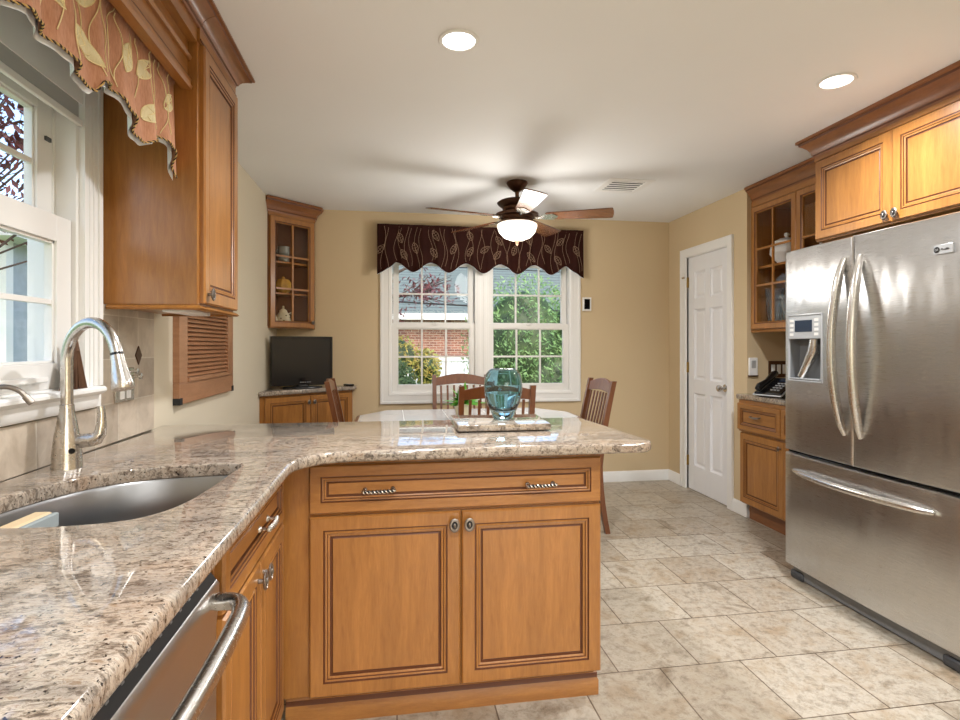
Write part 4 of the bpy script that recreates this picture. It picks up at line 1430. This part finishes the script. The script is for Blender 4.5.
# dispenser
dz = part('dispenser', MB().rings(.040, .276, 1.062, 1.408, [(.0, -.004), (0, .0145), (.004, .0160), (.010, .0125)], [0] * 4, hole=True), SILVER, ld, y_=0) if False else None
m = MB().rings(.038, .278, 1.060, 1.410, [(0, .004), (0, .013), (.004, .0145), (.008, .0135), (.010, .004)], [0] * 5, hole=True)
di = part('dispenser_frame', m, SILVER, ld)
part('control_panel', MB().box(.047, .269, -.0125, .02, 1.282, 1.401), SILVER, di, bevel=.002)
m = MB().box(.092, .212, -.0135, -.012, 1.318, 1.378)
part('display', m, LCD, di)
m = MB()
for x in (.056, .228):
    for z in (1.298, 1.322, 1.346, 1.370):
        m.box(x, x + .026, -.0140, -.012, z, z + .014)
part('buttons', m, WHITE, di)
m = MB()   # recess: back, sides, floor, top
m.box(.047, .269, .052, .056, 1.072, 1.282); m.box(.043, .047, -.008, .056, 1.072, 1.282); m.box(.269, .273, -.008, .056, 1.072, 1.282); m.box(.043, .273, -.008, .056, 1.066, 1.072)
part('recess', m, GREY, di)
part('drip_tray', MB().box(.055, .261, -.014, .050, 1.072, 1.078), SILVER, di, bevel=.001)
part('chute', MB().tube([(.19, .025, 1.28), (.188, .020, 1.22), (.150, .012, 1.15), (.115, .006, 1.085)], [.026, .030, .022, .018], 16), NICKEL, di)
# badge
bd = part('badge', MB().box(.842, .918, -.010, -.002, 1.600, 1.636), SILVER, rd, bevel=.001)
part('logo', MB().lathe([(.0115, 0), (.0115, -.0012), (0, -.0012)], (.856, -.0098, 1.618), 24, axis='y'), BLACK, bd)
def text_mesh(s_, size, loc, par, mat, name='lettering', shear=0.0):
    c = bpy.data.curves.new(name, 'FONT'); c.body = s_; c.size = size; c.extrude = .0002; c.align_x = 'LEFT'; c.shear = shear
    o = bpy.data.objects.new(name, c); COL.objects.link(o)
    dg = bpy.context.evaluated_depsgraph_get()
    me = bpy.data.meshes.new_from_object(o.evaluated_get(dg))
    bpy.data.objects.remove(o)
    me.materials.clear(); me.materials.append(mat)
    q = bpy.data.objects.new(name, me); COL.objects.link(q); q.parent = par
    q.location = loc; q.rotation_euler = (pi / 2, 0, 0)
    return q
text_mesh('GE', .012, (.8485, -.0115, 1.614), bd, SILVER)
text_mesh('Profile', .013, (.8705, -.0104, 1.613), bd, BLACK, shear=.3)

# cabinet above the refrigerator
of = thing('wall_cabinet', 'light maple two-door cabinet above the refrigerator with two oval knobs', 'cabinet', (2.33, 2.745, 0), -pi / 2)
part('carcass', MB().box(0, .99, 0, .595, 1.822, 2.392), MAPLE, of, bevel=.002)
d = panel_door(of, .012, .487, 1.830, 2.262); oval_knob(d, .452, .034)
d = panel_door(of, .490, .975, 1.830, 2.262); oval_knob(d, .026, .034)
crown(of, [(0, .59), (0, 0), (.99, 0)], 2.289, 1.04)
part('frieze', MB().box(0, .99, -.012, 0, 2.266, 2.289), MAPLE_H, of)

# glass wall cabinet in the nook
gc = thing('glass_cabinet', 'maple wall cabinet with glass doors above the desk nook', 'cabinet', (2.592, 3.664, 0), -pi / 2)
GW = .915
m = MB().box(0, GW, 0, .334, 2.25, 2.392).box(0, GW, 0, .334, 1.36, 1.385)
m.box(0, .016, 0, .334, 1.385, 2.25); m.box(GW - .016, GW, 0, .334, 1.385, 2.25); m.box(.016, GW - .016, .322, .334, 1.385, 2.25)
m.box(GW / 2 - .02, GW / 2 + .02, 0, .016, 1.385, 2.25)
part('carcass', m, [MAPLE], gc)
part('light_rail', MB().moulding([(0, 1.342), (.010, 1.342), (.016, 1.350), (.008, 1.3598), (0, 1.3598)], [(0, 0), (GW, 0)]), MAPLE_H, gc)
for z in (1.80,):
    part('shelf', MB().box(.017, GW - .017, .02, .321, z, z + .016), MAPLE_H, gc)
glass_door(gc, .006, GW / 2 - .002, 1.366, 2.246, 2, 3, .05)
glass_door(gc, GW / 2 + .002, GW - .006, 1.366, 2.246, 2, 3, .05)
crown(gc, [(0, 0), (GW, 0)], 2.289)
part('frieze', MB().box(0, GW, -.012, 0, 2.25, 2.289), MAPLE_H, gc)

# dishes in it
def bowl_thing(name, label, cat, x, y, z, prof, mat, knob=False, group=None):
    t = thing(name, label, cat, (x, y, z), 0, group)
    part('body', MB().lathe(prof, n=32), mat, t)
    return t
t = bowl_thing('serving_bowl', 'white serving bowl on the shelf of the glass cabinet, under the tureen', 'bowl', 2.742, 3.505, 1.8165, [(.045, 0), (.05, .008), (.095, .06), (.110, .085), (.106, .085), (.088, .056), (0, .012)], WHITE)
t = thing('soup_tureen', 'white lidded tureen standing on the serving bowl in the glass cabinet', 'tureen', (2.742, 3.505, 1.9022), 0)
part('body', MB().lathe([(.0, 0), (.105, .0), (.108, .012), (.100, .055), (.094, .062), (0, .062)], n=32), WHITE, t)
part('lid', MB().lathe([(.098, .063), (.090, .078), (.05, .098), (.012, .104), (.010, .112), (.018, .125), (.014, .138), (0, .142)], n=32), WHITE, t)
part('handle', MB().tube([(0, .098, .045), (0, .128, .05), (0, .130, .03), (0, .100, .018)], .006, 8).tube([(0, -.098, .045), (0, -.128, .05), (0, -.130, .03), (0, -.100, .018)], .006, 8), WHITE, t)
def crystal(name, label, cat, x, y, z, H, r0, r1, facets=16):
    t = thing(name, label, cat, (x, y, z), 0)
    m = MB(); n_ = facets * 2; rows = 9
    vs = []
    for i in range(rows + 1):
        u = i / rows
        r = r0 + (r1 - r0) * u ** 1.5
        for j in range(n_):
            a = 2 * pi * (j + (i % 2) * .5) / n_
            k_ = 1.0 + (.07 if (j + i) % 2 else -.07)
            vs.append((r * k_ * cos(a), r * k_ * sin(a), H * u))
    fs = [(i * n_ + j, i * n_ + (j + 1) % n_, (i + 1) * n_ + (j + 1) % n_, (i + 1) * n_ + j) for i in range(rows) for j in range(n_)]
    vs += [(p[0] * .86, p[1] * .86, max(.012, p[2])) for p in vs]
    o = (rows + 1) * n_
    fs += [tuple(o + q for q in f[::-1]) for f in fs[:]]
    fs.append(tuple(range(n_))[::-1]); fs.append(tuple(o + j for j in range(n_)))
    fs += [(rows * n_ + j, rows * n_ + (j + 1) % n_, o + rows * n_ + (j + 1) % n_, o + rows * n_ + j) for j in range(n_)]
    m.add(vs, fs)
    part('body', m, CRYSTAL, t, flip=False, angle=5)
crystal('crystal_vase', 'cut crystal vase at the far left of the lower shelf in the glass cabinet', 'vase', 2.70, 3.575, 1.3855, .27, .040, .058)
crystal('crystal_bowl', 'wide cut crystal bowl on the floor of the glass cabinet beside the crystal vase', 'bowl', 2.71, 3.40, 1.3855, .20, .050, .090, 20)
crystal('crystal_pitcher', 'tall cut crystal pitcher behind the crystal bowl in the glass cabinet', 'pitcher', 2.855, 3.50, 1.3855, .30, .045, .055, 14)
t = thing('candlestick', 'slim white candlestick on the right side of the glass cabinet shelf', 'candlestick', (2.70, 3.14, 1.8165), 0)
part('base', MB().lathe([(.035, 0), (.034, .006), (.010, .014), (.007, .05), (.012, .06), (.010, .075), (0, .075)], n=20), BRONZE, t)
part('candle', MB().lathe([(.010, .075), (.010, .19), (0, .192)], n=14), WHITE, t)

# desk base cabinet in nook
dk = thing('desk_cabinet', 'maple desk cabinet with drawer and panelled door between white door and refrigerator', 'cabinet', (2.495, 3.652, 0), -pi / 2)
part('carcass', MB().box(0, .905, 0, .43, .115, .862), MAPLE, dk, bevel=.002)
part('toe_kick', MB().box(.01, .905, .055, .07, 0, .115), CROWNW, dk)
part('drawer_surround', MB().box(.0, .905, -.022, 0, .635, .862), MAPLE_H, dk, bevel=.001)
d = panel_door(dk, .006, .455, .648, .838, .8, 'drawer', y=-.022)
part('pull', MB().tube([(.16, -.02, .11), (.165, -.036, .106), (.21, -.040, .102), (.255, -.036, .106), (.26, -.02, .11)], [.005, .006, .008, .006, .005], 10), PEWTER, d)
d = panel_door(dk, .006, .455, .125, .625); oval_knob(d, .425, .455, r=.014)
d = panel_door(dk, .459, .90, .648, .838, .8, 'drawer', y=-.022)
d = panel_door(dk, .459, .90, .125, .625)
o = slab('desk_countertop', fillet([(2.458, 3.669), (2.458, 2.745), (2.926, 2.745), (2.926, 3.669)], [.01, .0, 0, 0], 3), .864, .900, GRANITE, r=.010)
tag(o, 'brown granite top on the desk cabinet under the telephone', 'countertop')

ph = thing('telephone', 'black and silver desk telephone on the nook counter', 'telephone', (2.575, 3.40, .9002), radians(-72))
m = MB().prism([(-.09, .004), (.10, .004), (.10, .125), (-.085, .030)], -.10, .10, 'yz')
b_ = part('base', m, BLACK, ph, bevel=.006)
m = MB(); m.X = Matrix.Translation((0, 0, .0)) 
def slope(y): return .030 + (y + .085) / .185 * .095
kb = MB()
for i in range(4):
    for j in range(3):
        x = .0 + j * .024; y = -.055 + i * .026
        kb.box(x, x + .016, y, y + .016, slope(y) - .002, slope(y) + .007)
part('keypad', kb, SILVER, b_)
dsp = MB(); dsp.add([(-.01, .055, slope(.055) + .003), (.08, .055, slope(.055) + .003), (.08, .09, slope(.09) + .003), (-.01, .09, slope(.09) + .003), (-.01, .055, slope(.055) - .006), (.08, .055, slope(.055) - .006), (.08, .09, slope(.09) - .006), (-.01, .09, slope(.09) - .006)], [(0, 1, 2, 3), (7, 6, 5, 4), (0, 4, 5, 1), (1, 5, 6, 2), (2, 6, 7, 3), (3, 7, 4, 0)])
part('display', dsp, LCD, b_)
part('handset', MB().tube([(-.065, -.095, .050), (-.065, -.075, .070), (-.065, .0, .100), (-.065, .075, .148), (-.065, .098, .155)], [.02, .024, .018, .024, .02], 14), BLACK, ph)
m = MB().tube([(-.102, -.092, .012), (.102, -.092, .012)], .005, 8).tube([(.102, -.092, .012), (.102, .10, .122)], .005, 8).tube([(-.102, -.092, .012), (-.102, .10, .122)], .005, 8)
part('silver_trim', m, SILVER, b_)

wj = thing('wall_intercom', 'white wall-mounted handset plate on the nook wall beside the white door', 'intercom', (2.593, YN, 1.095), 0)
part('plate', MB().box(-.034, .034, -.014, 0, -.065, .065), WHITE, wj, bevel=.004)
part('dial', MB().box(-.018, .018, -.017, -.013, -.01, .045), SILVER, wj, bevel=.002)
part('shelf', MB().box(-.036, .036, -.02, 0, -.072, -.063), BRONZE, wj, bevel=.002)
sw = thing('switch_plate', 'dark three-rocker switch plate on the nook wall behind the telephone', 'switch', (2.80, YN, 1.075), 0)
part('plate', MB().box(-.08, .08, -.007, 0, -.06, .06), BRONZE, sw, bevel=.002)
for i in (-1, 0, 1):
    part('rocker', MB().box(i * .046 - .015, i * .046 + .015, -.011, -.006, -.034, .034), WHITE, sw, bevel=.002)

th = thing('thermostat', 'small black-screened white thermostat on the wall right of the double window', 'thermostat', (1.745, YF, 1.625), 0)
part('housing', MB().rings(-.040, .040, -.062, .062, [(0, 0), (0, .018), (.004, .022), (.012, .022), (.014, .018)], [0] * 5), WHITE, th)
part('screen', MB().box(-.026, .026, -.0195, -.018, -.046, .046), SCREEN, th)

# ------------------------------------------------------------------ ceiling fan
FXc, FYc = .866, 3.80
fn = thing('ceiling_fan', 'bronze five-blade ceiling fan with a lit glass bowl', 'ceiling fan', (FXc, FYc, 0), 0)
part('canopy', MB().lathe([(0, 2.398), (.072, 2.398), (.076, 2.388), (.066, 2.372), (.048, 2.350), (.030, 2.336), (.022, 2.330), (0, 2.330)], n=32), BRONZE, fn)
part('downrod', MB().lathe([(.020, 2.335), (.014, 2.325), (.014, 2.285), (.024, 2.272), (.03, 2.262)], n=20), BRONZE, fn)
part('motor', MB().lathe([(0, 2.272), (.050, 2.270), (.125, 2.262), (.142, 2.250), (.136, 2.240), (.105, 2.215), (.100, 2.195), (.128, 2.180), (.150, 2.172), (.150, 2.156), (.120, 2.148), (.110, 2.128), (.128, 2.118), (.128, 2.108), (0, 2.108)], n=40), BRONZE, fn)
part('light_bowl', MB().lathe([(.125, 2.107), (.140, 2.098), (.142, 2.085), (.128, 2.045), (.095, 2.010), (.050, 1.992), (0, 1.986)], n=40, cap=False), BOWLM, fn, angle=80)
part('finial', MB().lathe([(0, 1.998), (.014, 1.990), (.018, 1.982), (.010, 1.972), (.012, 1.964), (.006, 1.954), (0, 1.952)], n=16), BRONZE, fn)
bowl_l = bpy.data.lights.new('fan_lamp', 'POINT'); bowl_l.energy = BOWL; bowl_l.color = (1, .97, .92); bowl_l.shadow_soft_size = .2
bo = bpy.data.objects.new('fan_lamp', bowl_l); COL.objects.link(bo); bo.parent = fn; bo.location = (0, 0, 1.90)
for i, a in enumerate((267, 339, 51, 123, 195)):
    M = Matrix.Rotation(radians(a), 4, 'Z')
    m = MB(); m.X = M
    m.tube([(.10, 0, 2.150), (.15, 0, 2.142), (.19, 0, 2.146)], [.014, .012, .012], 10)
    m.X = M @ Matrix.Translation((0, 0, 2.150)) @ Matrix.Rotation(radians(-13), 4, 'X')
    m.prism(fillet([(.17, -.03), (.25, -.045), (.29, 0), (.25, .045), (.17, .03)], [.01] * 5, 4), -.009, -.004)
    for q in (-.02, .02):
        m.lathe([(.006, -.010), (.006, -.013), (0, -.014)], (.245, q, 0), 10)
    arm = part('blade_arm', m, NICKEL, fn)
    m = MB(); m.X = M @ Matrix.Translation((0, 0, 2.150)) @ Matrix.Rotation(radians(-13), 4, 'X')
    m.prism(fillet([(.20, -.050), (.655, -.072), (.668, .0), (.655, .072), (.20, .050)], [.02, .012, .3, .012, .02], 5), -.004, .004)
    part('blade', m, BLADEW, fn, bevel=.001)

# ceiling vent
ve = thing('ceiling_vent', 'white louvered air vent in the ceiling right of the fan', 'vent', (1.64, 3.765, HC), 0)
part('frame', MB().rings(-.165, .165, -.165, .165, [(0, 0), (0, .003), (.015, .006), (.045, .006), (.05, .002)], [0] * 5, hole=True), WHITE, ve, rot=(pi / 2, 0, 0))
part('duct_shade', MB().box(-.118, .118, -.118, .118, -.0015, 0), BLACKM, ve)  # flat black sheet stands in for the shade up inside the duct
m = MB()
for i in range(5):
    y = -.10 + i * .046
    m.add([(-.118, y - .004, -.002), (.118, y - .004, -.002), (.118, y + .008, -.006), (-.118, y + .008, -.006), (-.118, y - .002, -.002), (.118, y - .002, -.002), (.118, y + .010, -.005), (-.118, y + .010, -.005)], [(0, 1, 2, 3), (7, 6, 5, 4), (0, 4, 5, 1), (2, 6, 7, 3)])
part('slats', m, WHITE, ve)

# recessed lights
def can(x, y, label):
    t = thing('recessed_light', label, 'ceiling light', (x, y, HC), 0, 'recessed ceiling lights')
    part('trim', MB().lathe([(.075, 0), (.078, -.003), (.074, -.007), (.062, -.006), (.060, -.001)], n=36, cap=False), WHITE, t)
    part('lens', MB().lathe([(.061, -.0015), (.04, -.003), (0, -.0035)], n=36, cap=False), LENS, t)
    l = bpy.data.lights.new('can_lamp', 'AREA'); l.shape = 'DISK'; l.size = .12; l.spread = radians(152); l.energy = CAN_POWER; l.color = CAN_COL
    o = bpy.data.objects.new('can_lamp', l); COL.objects.link(o); o.parent = t; o.location = (0, 0, -.012)
can(.247, 2.07, 'round recessed ceiling light nearest the centre, above the peninsula')
can(1.906, 2.13, 'round recessed ceiling light in front of the refrigerator')
can(.247, .40, 'unseen recessed fill light added above the camera side of the sink')  # this row and the next extend the can grid unseen, added for front light
can(1.906, .40, 'unseen recessed fill light added over the near floor on the right')
can(.247, -1.3, 'unseen recessed fill light added at the back of the kitchen, left')
can(1.906, -1.3, 'unseen recessed fill light added at the back of the kitchen, right')

# ------------------------------------------------------------------ outside
GZ = -.35
struct('ground', MB().box(-40, 40, -30, 60, GZ - .2, GZ), GRASS, 'lawn outside')

def leaves(mb, c, rad, n, size, rnd, shell=.55, mat=0):
    c = Vector(c)
    for _ in range(n):
        while True:
            d = Vector((rnd.uniform(-1, 1), rnd.uniform(-1, 1), rnd.uniform(-1, 1)))
            if .05 < d.length <= 1: break
        r = shell + (1 - shell) * rnd.random()
        d = d.normalized() * r
        p = c + Vector((d.x * rad[0], d.y * rad[1], d.z * rad[2]))
        a = Vector((rnd.uniform(-1, 1), rnd.uniform(-1, 1), rnd.uniform(-1, 1))).normalized()
        b = a.orthogonal().normalized()
        s_ = size * rnd.uniform(.6, 1.3)
        mb.add([p - a * s_, p - b * s_ * .4, p + a * s_, p + b * s_ * .4], [(0, 1, 2, 3)], mat)
    return mb

def shrub(name, label, loc, blobs, n, size, lm, seed):
    t = thing(name, label, 'shrub', loc, 0)
    rnd = random.Random(seed)
    part('stem', MB().tube([(0, 0, 0), (0, 0, .5)], .04, 8), BARK, t)
    m = MB()
    for b in blobs:
        m.X = Matrix.Translation(b[:3]) @ Matrix.Diagonal((b[3] * .72, b[4] * .62, b[5] * .74, 1))
        m.lathe([(0, -1), (.5, -.87), (.87, -.5), (1, 0), (.87, .5), (.5, .87), (0, 1)], n=16, mat=1)  # solid dark core blocks the view and paints in shade between leaves
        m.X = None
        leaves(m, b[:3], b[3:], n, size, rnd)
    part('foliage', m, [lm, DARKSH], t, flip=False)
    return t
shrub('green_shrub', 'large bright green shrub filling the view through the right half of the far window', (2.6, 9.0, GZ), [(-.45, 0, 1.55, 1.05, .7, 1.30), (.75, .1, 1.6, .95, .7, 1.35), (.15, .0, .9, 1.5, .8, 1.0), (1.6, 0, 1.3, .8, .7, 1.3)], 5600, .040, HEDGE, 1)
shrub('dark_shrub', 'dark green shrub at the lower left of the far window view', (-.15, 9.0, GZ), [(.05, 0, .72, .62, .5, .72)], 5200, .040, DARKSH, 2)
shrub('yellow_shrub', 'yellow-green shrub behind the dark shrub outside', (.55, 11.2, GZ), [(-.55, 0, 1.35, .65, .5, .55), (.12, 0, 1.15, .32, .4, .40)], 900, .05, YELLEAF, 3)

def tree(label, loc, trunk_h, tips, n, size, lm, seed, rad=.35, bk=1.0):
    t = thing('red_leaf_tree', label, 'tree', loc, 0)
    rnd = random.Random(seed)
    m = MB(); m.tube([(0, 0, 0), (.05, .02, trunk_h * .5), (0, 0, trunk_h)], [.12, .10, .08], 10)
    for p in tips:
        p = Vector(p); mid = Vector((0, 0, trunk_h)).lerp(p, .5) + Vector((0, 0, .15))
        m.tube([(0, 0, trunk_h - .1), mid, p], [.06 * bk, .035 * bk, .012 * bk], 7)
        for k_ in range(4):
            q = p + Vector((rnd.uniform(-.5, .5), rnd.uniform(-.5, .5), rnd.uniform(-.3, .4)))
            m.tube([mid.lerp(p, .6), q], [.012 * bk, .005 * bk], 5)
    part('trunk', m, BARK, t)
    m = MB()
    for p in tips:
        leaves(m, p, (rad * 1.6, rad * 1.6, rad), n, size, rnd, .15)
    part('foliage', m, lm, t, flip=False)
    return t
rnd = random.Random(5)
tree('dark red-leaved tree outside the left part of the far window', (-1.2, 9.8, GZ), 1.9, [(rnd.uniform(-.6, 2.0), rnd.uniform(-.6, .6), rnd.uniform(2.2, 3.7)) for _ in range(15)], 150, .045, REDLEAF, 6, .34)
tree('dark red-leaved tree outside the sink window', (-4.9, 5.9, GZ), 1.6, [(rnd.uniform(-.4, 2.2), rnd.uniform(-1.3, 1.3), rnd.uniform(2.7, 5.4)) for _ in range(40)], 190, .050, REDLEAF, 8, .42, .35)
shrub('laurel_shrub', 'light green broad-leaved shrub low outside the sink window', (-2.75, 3.15, GZ), [(0, 0, 1.85, .30, .30, .30), (-.1, .1, 1.2, .35, .35, .5)], 260, .085, HEDGE, 12)

# brick and shingle house beyond the far window
hs = thing('neighbour_house', 'brick house with a grey shingle roof seen through the far window', 'house', (2.0, 17, GZ), 0)
part('wall', MB().box(-3.4, 9, 0, 8, 0, 2.55), BRICK, hs)
m = MB()
m.add([(-3.9, -.5, 2.55), (9.5, -.5, 2.55), (9.5, 4, 5.6), (-3.9, 4, 5.6), (-3.9, -.5, 2.40), (9.5, -.5, 2.40), (9.5, 4, 5.45), (-3.9, 4, 5.45)], [(0, 1, 2, 3), (7, 6, 5, 4), (0, 4, 5, 1), (1, 5, 6, 2), (2, 6, 7, 3), (3, 7, 4, 0)])
part('roof', m, SHINGLE, hs)
m = MB().box(-3.95, 9.5, -.62, -.5, 2.38, 2.56).box(-3.4, -3.2, -.05, 0, 0, 2.5).box(-3.4, -1.0, -.06, 0, 1.02, 1.20)
part('gutter', m, WHITE, hs)
gh = thing('white_house', 'white-sided house behind the red-leaved tree beyond the far window', 'house', (-6.5, 19, GZ), 0)
part('wall', MB().prism([(0, 0), (5.0, 0), (5.0, 2.9), (2.0, 5.6), (0, 4)], 0, 5, 'xz'), SIDING, gh)
part('roof', MB().prism([(5.3, 2.75), (2.0, 5.75), (2.0, 5.95), (5.5, 2.8)], -.3, 5.2, 'xz'), SHINGLE, gh)
fe = thing('white_fence', 'white board fence in front of the brick house', 'fence', (0.3, 13.5, GZ), 0)
part('boards', MB().box(0, 7.5, 0, .04, .05, 1.28), FENCEM, fe)
part('rail', MB().box(-.02, 7.52, -.03, 0, 1.22, 1.32), WHITE, fe)
for i in range(5):
    part('post', MB().box(i * 1.85 - .05, i * 1.85 + .05, -.05, .05, 0, 1.38), WHITE, fe)
po = thing('utility_pole', 'utility poles carrying dark overhead wires beyond the far window', 'utility pole', (0, 13, GZ), 0)
for x in (-4.4, 12):
    part('pole', MB().tube([(x, 0, 0), (x, 0, 5)], .12, 10), BARK, po)
part('wire', MB().tube([(-4.4, 0, 3.2), (0, 0, 2.63), (12, 0, 2.1)], .02, 6), BLACKM, po)
part('wire', MB().tube([(-4.4, 0, 4.0), (0, 0, 3.5), (12, 0, 3.2)], .012, 6), BLACKM, po)

# neighbour beyond the sink window
nh = thing('white_sided_house', 'white-sided house corner with porch roof seen low through the sink window', 'house', (-5.1, 8.2, GZ), 0)
part('wall', MB().box(-4.5, 0, 0, 5, 0, 3.0), striped('porch_siding', (232, 236, 240), (178, 184, 190), .10, 'X', .12), nh)
part('eave', MB().prism([(-4.9, 3.0), (.35, 3.0), (.35, 3.18), (-2, 3.9), (-4.9, 3.9)], -.35, 5.2, 'xz'), WHITE, nh)
part('corner_post', MB().box(-.02, .10, -.08, .06, 0, 3.0), WHITE, nh)
